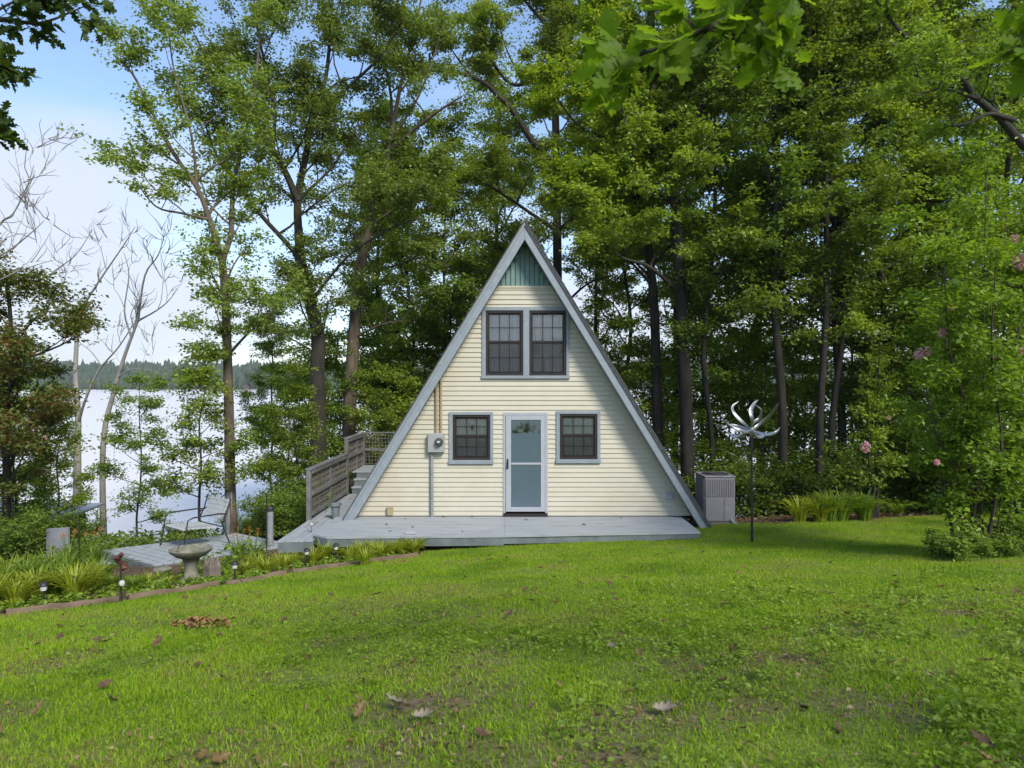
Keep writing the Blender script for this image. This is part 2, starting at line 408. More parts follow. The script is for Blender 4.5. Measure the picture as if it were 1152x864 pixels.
def tree(name, base, mains, lm, bm, label, cat, group=None, rng=None, twist=0, **kw):
    rng = rng or np.random.default_rng(len(bpy.data.objects) + 11)
    root = thing(name, base, label, cat, group)
    b = np.array(base, float)
    loc = [(np.asarray(p) - b, r0, r1, br) for p, r0, r1, br in mains]
    T, Lf = grow(rng, loc, **kw)
    link('trunk', T.mesh('trunk'), bm, root)
    if Lf is not None: link('crown', leaves_mesh('crown', *Lf), lm, root)
    return root

def pxpath(pts, n=4):
    """[(photo x, photo y, distance)] -> smooth 3D path"""
    return smooth_path([P(*p) for p in pts], n)

# ================================================================== WORLD, SUN, CAMERA
to_sun = Vector((.42, -.66, .70)).normalized()
w = bpy.data.worlds.new('World'); SC.world = w; w.use_nodes = True
nt = w.node_tree; nt.nodes.clear(); N = nt.nodes.new; L = nt.links.new
sky = N('ShaderNodeTexSky'); sky.sky_type = 'NISHITA'; sky.sun_disc = False
sky.sun_elevation = math.asin(to_sun.z); sky.sun_rotation = math.atan2(to_sun.x, to_sun.y); sky.air_density = 1.0; sky.dust_density = .6; sky.ozone_density = 2.4
tc = N('ShaderNodeTexCoord'); mp = N('ShaderNodeMapping'); mp.inputs['Scale'].default_value = (1, 1, 2.6); mp.inputs['Location'].default_value = (.35, .2, .1)
L(tc.outputs['Generated'], mp.inputs[0])
cn = N('ShaderNodeTexNoise'); cn.inputs['Scale'].default_value = 1.7; cn.inputs['Detail'].default_value = 7; cn.inputs['Roughness'].default_value = .52
L(mp.outputs[0], cn.inputs['Vector'])
sx = N('ShaderNodeSeparateXYZ'); L(tc.outputs['Generated'], sx.inputs[0])
low = N('ShaderNodeMapRange'); low.inputs[1].default_value = .5; low.inputs[2].default_value = .02; low.inputs[3].default_value = -.10; low.inputs[4].default_value = .23
L(sx.outputs['Z'], low.inputs[0])
ad = N('ShaderNodeMath'); ad.operation = 'ADD'; L(cn.outputs['Fac'], ad.inputs[0]); L(low.outputs[0], ad.inputs[1])
cr = N('ShaderNodeMapRange'); cr.interpolation_type = 'SMOOTHSTEP'; cr.inputs[1].default_value = .50; cr.inputs[2].default_value = .76; cr.inputs[3].default_value = .04; cr.inputs[4].default_value = .9
L(ad.outputs[0], cr.inputs[0])
mx = N('ShaderNodeMix'); mx.data_type = 'RGBA'; mx.inputs[7].default_value = (3.1, 3.3, 3.75, 1)
L(cr.outputs[0], mx.inputs[0]); L(sky.outputs[0], mx.inputs[6])
bg = N('ShaderNodeBackground'); bg.inputs['Strength'].default_value = .095; L(mx.outputs[2], bg.inputs[0])
ow = N('ShaderNodeOutputWorld'); L(bg.outputs[0], ow.inputs[0])

sun = bpy.data.lights.new('sun', 'SUN'); sun.energy = 1.65; sun.angle = R(16); sun.color = (1, .95, .86)
so = bpy.data.objects.new('sun', sun); COL.objects.link(so); so.rotation_euler = to_sun.to_track_quat('Z', 'Y').to_euler(); so.location = (10, -10, 40)

cam = bpy.data.cameras.new('camera'); cam.lens = 24; cam.sensor_width = 36; cam.clip_end = 6000; cam.clip_start = .05; cam.dof.use_dof = True; cam.dof.focus_distance = 15; cam.dof.aperture_fstop = 4.0
co = bpy.data.objects.new('camera', cam); COL.objects.link(co); co.location = (0, 0, EYE); co.rotation_euler = (R(90), 0, 0); SC.camera = co
SC.view_settings.view_transform = 'Standard'; SC.view_settings.look = 'None'; SC.view_settings.gamma = 1; SC.view_settings.exposure = 1.46
SC.render.engine = 'CYCLES'
c = SC.cycles; c.max_bounces = 7; c.diffuse_bounces = 4; c.glossy_bounces = 3; c.transmission_bounces = 4; c.transparent_max_bounces = 10; c.volume_bounces = 0
c.use_denoising = True; c.caustics_reflective = False; c.caustics_refractive = False; c.sample_clamp_indirect = 6

# ================================================================== GROUND
EDGE = [G(-140, 708), G(0, 693), G(139, 676), G(250, 659), G(325, 646), G(472, 625)]
ex = np.array([p.x for p in EDGE]); ey = np.array([p.y for p in EDGE])
def bed_side(x, y):            # beyond the timber edging
    return np.where(x < ex[-1], y > np.interp(x, ex, ey), y > 13.1)
BARE = [(480, 795, .5), (455, 835, .35), (800, 748, .42), (735, 806, .35), (700, 852, .3), (905, 742, .3), (1090, 690, .5), (1010, 800, .2), (845, 775, .25), (560, 745, .3), (380, 720, .3), (250, 845, .25)]
BAREP = [(*G(a, b).xy, r) for a, b, r in BARE]
def bare_mask(x, y):
    m = np.zeros_like(np.asarray(x, float))
    nz = fbm(x * 2.2, y * 2.2, 41, 4)
    for bx, by, r in BAREP:
        d = np.hypot((x - bx) / 1.5, (y - by)) / r
        m = np.maximum(m, np.clip(1.25 - d * (.5 + 1.3 * nz), 0, 1) * np.clip(nz * 3.2 - .9, 0, 1))
    near = np.clip((9.5 - y) / 5, 0, 1) * np.clip((fbm(x * 1.9, y * 1.9, 77, 5) - .485) * 6, 0, 1) * .68
    return np.maximum(m, near)
def lawn_mask(x, y):
    x = np.asarray(x, float); y = np.asarray(y, float)
    back = np.where(x > 3.6, 15.4 + (fbm(x * .8, y * .2, 5, 3) - .5) * 1.2 + np.clip(x - 6, 0, 4) * .12, 13.75)
    l = (y < back) & ~((x < ex[-1]) & bed_side(x, y))
    return l.astype(float)

gx = np.concatenate([-np.geomspace(2600, 22, 26), np.arange(-20, 20.01, .2), np.geomspace(22, 2600, 26)])
gy = np.concatenate([-np.geomspace(80, 4, 8), np.arange(-3, 30, .2), np.arange(30, 62, 2.), np.geomspace(66, 720, 14), np.arange(735, 1000, 10), np.geomspace(1050, 3600, 8)])
XX, YY = np.meshgrid(gx, gy); ZZ = H(XX, YY); nx, ny = len(gx), len(gy)
V = np.stack([XX, YY, ZZ], -1).reshape(-1, 3)
i = (np.arange(ny - 1)[:, None] * nx + np.arange(nx - 1)[None]).ravel()
Q = np.stack([i, i + 1, i + nx + 1, i + nx], -1)
gm = npmesh('ground', V, Q.ravel(), np.arange(len(Q)) * 4); gm.polygons.foreach_set('use_smooth', np.ones(len(Q), bool))
for nm, val in (('lawn', lawn_mask(V[:, 0], V[:, 1])), ('bare', bare_mask(V[:, 0], V[:, 1]))):
    a = gm.attributes.new(nm, 'FLOAT', 'POINT'); a.data.foreach_set('value', val.astype(np.float32))
m, nt, N, L = newmat('ground_soil')
out = N('ShaderNodeOutputMaterial'); b = N('ShaderNodeBsdfPrincipled'); b.inputs['Roughness'].default_value = .95; b.inputs['Specular IOR Level'].default_value = .1; L(b.outputs[0], out.inputs[0])
tc = N('ShaderNodeTexCoord')
def nz(s, d=6):
    n = N('ShaderNodeTexNoise'); n.inputs['Scale'].default_value = s; n.inputs['Detail'].default_value = d; L(tc.outputs['Object'], n.inputs['Vector']); return n.outputs['Fac']
def rampc(f, c1, c2, p0=.35, p1=.65):
    r = N('ShaderNodeValToRGB'); r.color_ramp.elements[0].position = p0; r.color_ramp.elements[1].position = p1
    r.color_ramp.elements[0].color = (*c1, 1); r.color_ramp.elements[1].color = (*c2, 1); L(f, r.inputs[0]); return r.outputs[0]
thatch = rampc(nz(9), (.10, .15, .02), (.165, .195, .04))
soil = rampc(nz(16, 9), (.075, .048, .030), (.19, .135, .09))
litter = rampc(nz(22, 8), (.055, .036, .022), (.17, .115, .075))
at1 = N('ShaderNodeAttribute'); at1.attribute_name = 'lawn'; at2 = N('ShaderNodeAttribute'); at2.attribute_name = 'bare'
m1 = N('ShaderNodeMix'); m1.data_type = 'RGBA'; L(at2.outputs['Fac'], m1.inputs[0]); L(thatch, m1.inputs[6]); L(soil, m1.inputs[7])
m2 = N('ShaderNodeMix'); m2.data_type = 'RGBA'; L(at1.outputs['Fac'], m2.inputs[0]); L(litter, m2.inputs[6]); L(m1.outputs[2], m2.inputs[7])
L(m2.outputs[2], b.inputs['Base Color'])
bp = N('ShaderNodeBump'); bp.inputs['Strength'].default_value = .6; bp.inputs['Distance'].default_value = .03; L(nz(30, 5), bp.inputs['Height']); L(bp.outputs[0], b.inputs['Normal'])
tag(link('ground', gm, m), None, None, kind='structure')

# lake
m, nt, N, L = newmat('lake_water')
out = N('ShaderNodeOutputMaterial'); b = N('ShaderNodeBsdfPrincipled'); L(b.outputs[0], out.inputs[0])
b.inputs['Base Color'].default_value = (.66, .62, .58, 1); b.inputs['Roughness'].default_value = .3; b.inputs['IOR'].default_value = 1.33; b.inputs['Specular IOR Level'].default_value = .6
tc = N('ShaderNodeTexCoord'); mp = N('ShaderNodeMapping'); mp.inputs['Scale'].default_value = (1, 2.2, 1); L(tc.outputs['Object'], mp.inputs[0])
n = N('ShaderNodeTexNoise'); n.inputs['Scale'].default_value = 1.6; n.inputs['Detail'].default_value = 4; L(mp.outputs[0], n.inputs['Vector'])
bp = N('ShaderNodeBump'); bp.inputs['Strength'].default_value = .25; bp.inputs['Distance'].default_value = .05; L(n.outputs['Fac'], bp.inputs['Height']); L(bp.outputs[0], b.inputs['Normal'])
lake = MB().add([(-2500, 16, -3), (2500, 16, -3), (2500, 800, -3), (-2500, 800, -3)], [(0, 1, 2, 3)])
tag(part('lake', lake, m), None, None, kind='structure')

# far wood across the lake
ico = bmesh.new(); bmesh.ops.create_icosphere(ico, subdivisions=2, radius=1)
iv = np.array([v.co[:] for v in ico.verts]); it = np.array([[v.index for v in f.verts] for f in ico.faces]); ico.free()
rg = np.random.default_rng(3); nT = 3000
tx = rg.uniform(-900, 900, nT); ty = 745 + rg.power(.8, nT) * 120; tz = H(tx, ty)
VV = []; TT = []
for k in range(nT):
    pine = rg.random() < .3
    r = rg.uniform(3.2, 5.2) if not pine else rg.uniform(2.2, 3.2); hh = rg.uniform(9, 14) if not pine else rg.uniform(13, 18.5)
    v = iv * (1 + rg.normal(0, .16, (len(iv), 1))) * np.array([r, r, hh * .62]); v[:, 2] += hh * .5
    VV.append(v + np.array([tx[k], ty[k], max(tz[k], -3)])); TT.append(it + k * len(iv))
VV = np.concatenate(VV); TT = np.concatenate(TT)
M['farwood'] = pm('distant_tree_green', (.030, .052, .020), (.060, .082, .028), .12, .95, .0, c3=(.03, .05, .028), s3=.03)
tag(link('far_wood', npmesh('far_wood', VV, TT.ravel(), np.arange(len(TT)) * 3), M['farwood']), 'wooded far shore across the lake', None, kind='stuff')

# ================================================================== CABIN
YW = 15.5; S = FPX / YW
wx = lambda px: (px - CX) / S
wz = lambda py: EYE + (CY - py) / S
XC, ZA, SL = .28, 6.57, .608
HB = (XC, 15.5, 0)
house = thing('a_frame_cabin', HB, 'cream sided A-frame cabin with blue-grey trim and four brown windows', 'cabin')
# lap siding with real laps, cut round the openings
OPEN = [(wx(543.5), wx(639), wz(425), wz(346.5)), (wx(506.5), wx(553.5), wz(520.5), wz(464.5)), (wx(627), wx(674), wz(519.5), wz(463.5)), (wx(567), wx(615), wz(578), wz(465))]
sid = MB(); row = .109; z = .015; ztop = wz(322.5); lastz = z
hw = lambda zz: SL * (ZA - zz) - .215
while z < ztop:
    z1 = min(z + row, ztop)
    cuts = sorted({z, z1} | {v for o in OPEN for v in o[2:] if z < v < z1})
    yo = lambda q: YW - .004 - .020 * (1 - (q - z) / row)
    for a, b_ in zip(cuts[:-1], cuts[1:]):
        mid = (a + b_) / 2
        iv_ = [(-1e9, 1e9)]
        for o in OPEN:
            if o[2] < mid < o[3]:
                nw = []
                for l, r in iv_:
                    if o[0] > l: nw.append((l, min(r, o[0])))
                    if o[1] < r: nw.append((max(l, o[1]), r))
                iv_ = nw
        for l, r in iv_:
            la, lb = max(l, XC - hw(a)), max(l, XC - hw(b_)); ra, rb = min(r, XC + hw(a)), min(r, XC + hw(b_))
            if ra - la < .01: continue
            sid.add([(la, yo(a), a), (ra, yo(a), a), (rb, yo(b_), b_), (lb, yo(b_), b_)], [(0, 1, 2, 3)])
            if a == z: sid.add([(la, yo(a), a), (ra, yo(a), a), (ra, YW - .003, a), (la, YW - .003, a)], [(3, 2, 1, 0)])
    z = z1
part('wall', sid, M['siding'], house)
# structural back wall and floor, closing the house
bw = MB().prism_xz([(XC - hw(-.1), -.1), (XC + hw(-.1), -.1), (XC, ZA - .215 / SL)], 24.2, 24.3)
part('wall', bw, M['siding'], house, label='rear gable wall')
part('floor', MB().box(XC - hw(.0) + .05, XC + hw(.0) - .05, 15.62, 24.1, -.12, -.05), M['skirt'], house)
# green boarded gable peak
gp = MB(); zt = ztop
zpk = ZA - .215 / SL
part('gable_backing', MB().prism_xz([(XC - hw(zt), zt), (XC + hw(zt), zt), (XC, zpk)], YW - .004, YW + .02), pm('dark_green_groove', (.10, .17, .155), (.08, .145, .13)), house)
xb = XC - hw(zt) + .03
while xb < XC + hw(zt) - .05:
    zh = ZA - (abs(xb - XC) + .245) / SL
    if zh > zt + .05: gp.box(xb - .043, xb + .043, YW - .03, YW - .0045, zt + .002, zh)
    xb += .108
part('gable_panel', gp, M['green'], house)
part('trim_board', MB().box(XC - hw(zt) + .01, XC + hw(zt) - .01, YW - .034, YW - .021, zt - .03, zt + .015), M['siding'], house)
# roof slabs and rake boards
def roof_pts(side, z, off):      # point on the roof line, off = horizontal offset inwards
    return XC + side * (SL * (ZA - z) - off)
for side in (-1, 1):
    zb = -.06 if side < 0 else -.2
    poly = [(XC, ZA), (roof_pts(side, zb, 0), zb), (roof_pts(side, zb, .2), zb), (XC, ZA - .2 / SL)]
    sl = part('roof', MB().prism_xz(poly, 15.09, 24.7), M['shingle'], house)
    fb = [(XC, ZA - .012), (roof_pts(side, zb, .008), zb), (roof_pts(side, zb, .235), zb), (XC, ZA - .235 / SL)]
    part('rake_board', MB().prism_xz(fb, 15.04, 15.088), M['trim'], house, bevel=.006)
    mb_ = [(XC, ZA + .035), (roof_pts(side, zb, -.022), zb), (roof_pts(side, zb, .05), zb), (XC, ZA - .05 / SL)]
    part('drip_edge', MB().prism_xz(mb_, 15.01, 15.038), M['trim'] if side < 0 else M['shingle'], house)
    ed = [(XC, ZA + .055), (roof_pts(side, zb, -.034), zb), (roof_pts(side, zb, -.001), zb), (XC, ZA + .002)]
    part('shingle_edge', MB().prism_xz(ed, 15.0, 15.088), M['shingle'], house)
    so_ = [(XC, ZA - .237 / SL), (roof_pts(side, zb, .203), zb), (roof_pts(side, zb, .214), zb), (XC, ZA - .25 / SL)]
    part('soffit', MB().prism_xz([(XC, ZA - .203 / SL), (roof_pts(side, zb, .203), zb), (roof_pts(side, zb, .213), zb), (XC, ZA - .213 / SL)], 15.09, 15.46), M['trim'], house)
# flood lights at the peak
fl = MB().tube([(XC, YW - .01, wz(270)), (XC, YW - .06, wz(270))], .05, 12)
f = part('floodlight', fl, M['meter'], house, smooth=True)
for s in (-1, 1):
    q = MB(); p0 = Vector((XC + s * .03, YW - .06, wz(271))); p1 = p0 + Vector((s * .07, -.12, -.06))
    q.tube([p0, p0.lerp(p1, .4), p1, p1 + (p1 - p0) * .25], [.015, .025, .05, .053], 12)
    part('lamp_head', q, M['white_metal'], f, smooth=True)

def window(x0, x1, z0, z1, units, cm, trim=.075):
    """x0..z1 outer trim; units = list of (x0,x1,z0,z1) sashes"""
    yf = YW - .05
    t = MB(); ux0, ux1 = units[0][0], units[-1][1]; uz0, uz1 = units[0][2], units[0][3]
    t.box(x0, x1, yf, YW + .06, uz1, z1); t.box(x0 - .01, x1 + .01, yf - .02, YW + .06, z0, uz0)
    t.box(x0, ux0, yf + .002, YW + .06, uz0, uz1); t.box(ux1, x1, yf + .002, YW + .06, uz0, uz1)
    for a, b_ in zip(units[:-1], units[1:]): t.box(a[1], b_[0], yf - .004, YW + .06, uz0, uz1)
    wn = part('window', t, M['trim'], house, bevel=.004)
    for (a, b_, c_, d_) in units:
        fr = MB(); y0, y1 = YW - .03, YW + .05; k = .055; zm = (c_ + d_) / 2 + .02
        fr.box(a, a + k, y0, y1, c_, d_); fr.box(b_ - k, b_, y0, y1, c_, d_)
        fr.box(a + k, b_ - k, y0, y1, d_ - k, d_); fr.box(a + k, b_ - k, y0, y1, c_, c_ + k)
        part('outer_frame', fr, M['brown'], wn, bevel=.003)
        for lo, hi, yy, nm in ((zm, d_ - k, YW + .022, 'upper_sash'), (c_ + k, zm, YW - .004, 'lower_sash')):
            q = MB(); r = .035; X0, X1 = a + k, b_ - k
            q.box(X0, X1, yy, yy + .022, lo, lo + r); q.box(X0, X1, yy, yy + .022, hi - r, hi)
            q.box(X0, X0 + r * .8, yy, yy + .022, lo + r, hi - r); q.box(X1 - r * .8, X1, yy, yy + .022, lo + r, hi - r)
            iw = (X1 - X0 - 1.6 * r) / 3
            for j in (1, 2): q.box(X0 + .8 * r + iw * j - .008, X0 + .8 * r + iw * j + .008, yy + .004, yy + .018, lo + r, hi - r)
            q.box(X0 + .8 * r, X1 - .8 * r, yy + .0055, yy + .0165, (lo + hi) / 2 - .008, (lo + hi) / 2 + .008)
            part(nm, q, M['brown'], wn)
            part('pane', MB().box(X0 + .01, X1 - .01, yy + .009, yy + .012, lo + .01, hi - .01), M['glass'], wn)
        part('insect_screen', MB().box(a + k, b_ - k, YW - .016, YW - .0145, c_ + k, zm + .01), M['screen'], wn)
        cu = MB(); n = 70; V = []; F = []
        for j in range(n + 1):
            x = a + .02 + (b_ - a - .04) * j / n; y = YW + .085 + .012 * math.sin(j * 1.05) + .008 * math.sin(j * .37 + a * 5)
            V += [(x, y, c_ - .05), (x, y, d_ + .05)]
        for j in range(n): F.append((2 * j, 2 * j + 2, 2 * j + 3, 2 * j + 1))
        cu.add(V, F); part('curtain', cu, cm, wn, smooth=True)
    return wn
uz0, uz1 = wz(422.5), wz(349.5)
window(wx(542.3), wx(640.3), wz(426), wz(345.5), [(wx(546.5), wx(588.6), uz0, uz1), (wx(595.4), wx(637), uz0, uz1)], M['curtain'])['label'] = 'paired upper windows with pale curtains'
wl = window(wx(505.3), wx(554.8), wz(521.7), wz(463.4), [(wx(509.4), wx(551.5), wz(517.3), wz(466.6))], M['blind']); wl['label'] = 'window left of the door with a small red sun catcher'
window(wx(625.6), wx(675.2), wz(520.8), wz(462.4), [(wx(629.6), wx(671.8), wz(516.5), wz(465.6))], M['blind'])['label'] = 'window right of the door'
sc_ = MB().lathe((wx(531), YW + .055, wz(481)), [(.004, .06), (.022, .03), (.034, 0), (.02, -.03), (.006, -.055)], 8)
part('sun_catcher', sc_, M['redflower'], wl)
# door
dr = MB(); x0, x1, z0, z1 = wx(566), wx(616.2), wz(577), wz(464)
dr.box(x0, wx(568.8), YW - .035, YW + .06, z0, z1); dr.box(wx(613.2), x1, YW - .035, YW + .06, z0, z1); dr.box(wx(568.8), wx(613.2), YW - .037, YW + .06, wz(467), z1)
dfr = part('door', dr, M['white_metal'], house, bevel=.004)
sd = MB(); a, b_, c_, d_ = wx(568.8) + .004, wx(613.2) - .004, wz(575.2), wz(467) - .004; gx0, gx1, gz0, gz1 = wx(575), wx(608.2), wz(570), wz(472.4)
yd0, yd1 = YW - .055, YW - .02
sd.box(a, gx0, yd0, yd1, c_, d_); sd.box(gx1, b_, yd0, yd1, c_, d_); sd.box(gx0, gx1, yd0, yd1, gz1, d_); sd.box(gx0, gx1, yd0, yd1, c_, gz0)
sd.box(gx0, gx1, yd0 + .004, yd1 - .004, wz(522.6), wz(520.2))
part('storm_door', sd, M['white_metal'], dfr, bevel=.004)
part('pane', MB().box(gx0 - .005, gx1 + .005, YW - .04, YW - .036, gz0 - .005, gz1 + .005), glassmat('storm_door_glass', refl=0), dfr)
yp = YW - .004
pn = MB(); zf = wz(487.5)
pn.box(gx0 - .06, gx1 + .06, yp, yp + .045, c_, zf)
def bead(x0, x1, z0, z1, w=.048):
    for q in ((x0, x1, z0, z0 + w), (x0, x1, z1 - w, z1)): pn.box(q[0], q[1], yp - .022, yp - .0003, q[2], q[3])
    for q in ((x0, x0 + w), (x1 - w, x1)): pn.box(q[0], q[1], yp - .021, yp - .0003, z0 + w, z1 - w)
    pn.box(x0 + w + .02, x1 - w - .02, yp - .008, yp - .0003, z0 + w + .02, z1 - w - .02)
xm = (gx0 + gx1) / 2
for l, r in ((gx0 + .06, xm - .05), (xm + .05, gx1 - .06)):
    bead(l, r, wz(516.5), wz(491)); bead(l, r, wz(560), wz(529))
part('door_panel', pn, M['door'], dfr)
fa = MB(); zc = zf + .005; rr = (gx1 - gx0) / 2 - .005
pts_o = [(xm + rr * math.cos(t), zc + rr * .82 * math.sin(t)) for t in np.linspace(0, math.pi, 17)]
top_ = d_; lft, rgt = gx0 - .06, gx1 + .06
for (p0, p1) in zip(pts_o[:-1], pts_o[1:]): fa.prism_xz([p0, p1, (p1[0], top_), (p0[0], top_)], yp - .004, yp + .03)
fa.prism_xz([(pts_o[0][0], zf), (rgt, zf), (rgt, top_), (pts_o[0][0], top_)], yp - .004, yp + .03); fa.prism_xz([(lft, zf), (pts_o[-1][0], zf), (pts_o[-1][0], top_), (lft, top_)], yp - .004, yp + .03)
part('fanlight_surround', fa, M['door'], dfr)
fa = MB()
for t in (.25, .5, .75):
    aa = math.pi * t; fa.beam((xm, yp, zc + .04), (xm + (rr - .02) * math.cos(aa), yp, zc + (rr * .82 - .02) * math.sin(aa)), .012, .012, (0, 1, 0))
fa.prism_xz([(xm + .06 * math.cos(t), zc + .03 + .06 * math.sin(t)) for t in np.linspace(0, math.pi, 9)], yp - .004, yp + .02)
part('fanlight_frame', fa, M['brown'], dfr)
m, nt, N, L = newmat('bevelled_fanlight_glass'); out = N('ShaderNodeOutputMaterial'); b = N('ShaderNodeBsdfPrincipled'); L(b.outputs[0], out.inputs[0])
b.inputs['Roughness'].default_value = .08; b.inputs['Specular IOR Level'].default_value = .9
tc = N('ShaderNodeTexCoord'); vn = N('ShaderNodeTexVoronoi'); vn.inputs['Scale'].default_value = 9; L(tc.outputs['Object'], vn.inputs['Vector'])
rp = N('ShaderNodeValToRGB'); rp.color_ramp.elements[0].color = (.75, .78, .76, 1); rp.color_ramp.elements[1].color = (.10, .11, .10, 1); rp.color_ramp.elements[0].position = .4; rp.color_ramp.elements[1].position = .85
L(vn.outputs['Distance'], rp.inputs[0]); L(rp.outputs[0], b.inputs['Base Color'])
bp = N('ShaderNodeBump'); bp.inputs['Strength'].default_value = .8; L(vn.outputs['Distance'], bp.inputs['Height']); L(bp.outputs[0], b.inputs['Normal'])
part('fanlight', MB().box(gx0 - .06, gx1 + .06, yp + .012, yp + .02, zf, d_), m, dfr)
hd = MB().box(wx(570.2), wx(572), yd0 - .012, yd0 - .0005, wz(527), wz(516)); hd.tube([(wx(571.2), yd0 - .01, wz(518)), (wx(571.2), yd0 - .05, wz(519)), (wx(571.2), yd0 - .05, wz(525)), (wx(571.2), yd0 - .01, wz(526))], .012, 8)
part('handle', hd, M['black'], dfr)
part('threshold', MB().box(wx(566.5), wx(615.8), YW - .1, YW + .05, .012, wz(577.2)), M['brown'], dfr)
# meter, conduits, outlets
mt = MB().box(wx(482), wx(500.5), YW - .17, YW - .012, wz(508.3), wz(487)); me_ = part('electric_meter', mt, M['meter'], house, bevel=.012)
dz, dx = wz(496.5), wx(494.8)
q = MB().tube([(dx, YW - .165, dz), (dx, YW - .19, dz), (dx, YW - .19, dz)], [.1, .1, .09], 20); part('meter_ring', q, M['steel'], me_, smooth=True)
q = MB().tube([(dx, YW - .19, dz), (dx, YW - .25, dz), (dx, YW - .28, dz)], [.082, .08, .055], 20); part('meter_dial', q, M['acdark'], me_, smooth=True)
q = MB().box(dx - .035, dx + .035, YW - .2835, YW - .2805, dz - .005, dz + .03); part('meter_plate', q, M['clear'], me_)
part('lower_conduit', MB().tube([(wx(486), YW - .055, .0), (wx(486), YW - .055, wz(508.3) - .002)], .04, 12), M['pipe'], house, smooth=True)
for px, top, r in ((491, 426, .028), (496.3, 419, .026)):
    part('upper_conduit', MB().tube([(wx(px), YW - .05, wz(487) + .002), (wx(px), YW - .05, wz(top) - .04)], r, 10), M['rust'] if px < 494 else M['beige'], house, smooth=True)
ob = part('outlet_box', MB().box(wx(435.5), wx(442.5), YW - .09, YW - .012, wz(580), wz(569.5)), M['beige'], house, bevel=.012)
part('outlet_cover', MB().box(wx(436.4), wx(441.6), YW - .105, YW - .0905, wz(579), wz(572)), M['beige'], ob, bevel=.006)
vt = MB().box(wx(748.5), wx(757), YW - .035, YW - .012, wz(562), wz(553.5))
v_ = part('dryer_vent', vt, M['white_metal'], house, bevel=.006)
part('vent_hood', MB().prism([(wx(750), YW - .09), (wx(755.5), YW - .09), (wx(756.2), YW - .036), (wx(749.3), YW - .036)], wz(561), wz(556)), M['white_metal'], v_)

# ================================================================== DECKS
deck = thing('wooden_deck', (-.2, 14.5, 0), 'long grey painted deck in front of the cabin with railed walkway and steps', 'deck')
FL = [(-3.97, 13.65), (-3.62, 13.37), (0.1, 13.52), (3.82, 13.84)]
def front_y(x): return float(np.interp(x, [p[0] for p in FL], [p[1] for p in FL]))
bd = MB(); y = 13.30; bw_ = .139
while y < 15.47:
    y1 = min(y + bw_, 15.47)
    xs = [(-3.97, -.16), (-.155, 3.82)]
    for l, r in xs:
        # clip board against the front line
        pts = []
        seg = np.linspace(l, r, 24)
        lowc = [(x, max(y, front_y(x))) for x in seg]
        ok = [(x, yy) for x, yy in lowc if yy < y1 - .004]
        if len(ok) < 2: continue
        dzz = random.uniform(-.003, .003)
        xe = ok[-1][0]; xs0 = ok[0][0]
        poly = ok + [(xe, y1 - .014), (xs0, y1 - .014)]
        bd.prism(poly, -.035 + dzz, dzz)
    y += bw_
part('deck_boards', bd, M['deck'], deck)
# front skirt boards under the edge
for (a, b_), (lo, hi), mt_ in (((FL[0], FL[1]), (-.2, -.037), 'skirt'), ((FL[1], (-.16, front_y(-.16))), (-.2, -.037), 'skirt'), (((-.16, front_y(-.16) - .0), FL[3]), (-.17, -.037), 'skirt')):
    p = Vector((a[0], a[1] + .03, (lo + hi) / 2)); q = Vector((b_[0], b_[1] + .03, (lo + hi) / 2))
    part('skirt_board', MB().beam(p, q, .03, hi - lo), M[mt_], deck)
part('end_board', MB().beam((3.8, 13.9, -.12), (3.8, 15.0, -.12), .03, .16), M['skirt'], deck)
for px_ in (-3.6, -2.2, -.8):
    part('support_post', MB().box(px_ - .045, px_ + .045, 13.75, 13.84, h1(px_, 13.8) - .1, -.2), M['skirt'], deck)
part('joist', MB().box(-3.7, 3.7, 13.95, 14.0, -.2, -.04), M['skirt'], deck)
# walkway along the left eave
WZ_ = -.09
wk = MB(); x = -4.62
while x < -3.42:
    y0 = 13.45 + (x + 4.62) * .1
    y1 = 19.2; ys = 13.72 if x > -4.0 else y0
    if x > -3.9: ys = 15.1
    wk.prism([(x, ys), (x + .127, ys + .012), (x + .127, y1), (x, y1)], WZ_ - .035, WZ_ + random.uniform(-.003, .003)); x += .137
part('walkway_boards', wk, M['deck_y'], deck)
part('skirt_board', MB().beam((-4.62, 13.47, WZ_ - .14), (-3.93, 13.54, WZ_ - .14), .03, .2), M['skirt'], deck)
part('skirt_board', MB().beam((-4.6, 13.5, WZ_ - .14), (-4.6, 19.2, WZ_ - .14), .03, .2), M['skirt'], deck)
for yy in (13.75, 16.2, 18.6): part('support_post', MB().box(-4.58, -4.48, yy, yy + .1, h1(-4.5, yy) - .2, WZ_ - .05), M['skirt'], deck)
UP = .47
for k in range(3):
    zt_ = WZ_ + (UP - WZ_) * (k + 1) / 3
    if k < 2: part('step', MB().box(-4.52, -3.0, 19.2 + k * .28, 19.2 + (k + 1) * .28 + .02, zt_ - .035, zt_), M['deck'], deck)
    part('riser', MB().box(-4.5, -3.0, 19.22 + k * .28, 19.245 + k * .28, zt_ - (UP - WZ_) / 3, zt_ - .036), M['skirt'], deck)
ub = MB(); y = 19.76
while y < 21.2: ub.box(-4.62, -2.6, y, y + .134, UP - .035, UP + random.uniform(-.003, .002)); y += .14
part('upper_platform', ub, M['deck'], deck)
for xx, yy in ((-4.55, 19.9), (-4.55, 20.95), (-3.0, 20.95)): part('support_post', MB().box(xx, xx + .1, yy, yy + .1, h1(xx, yy) - .3, UP - .04), M['skirt'], deck)
rl = part('railing', MB().box(-4.69, -4.53, 15.45, 18.95, 1.045, 1.08), M['rail'], deck, bevel=.006)
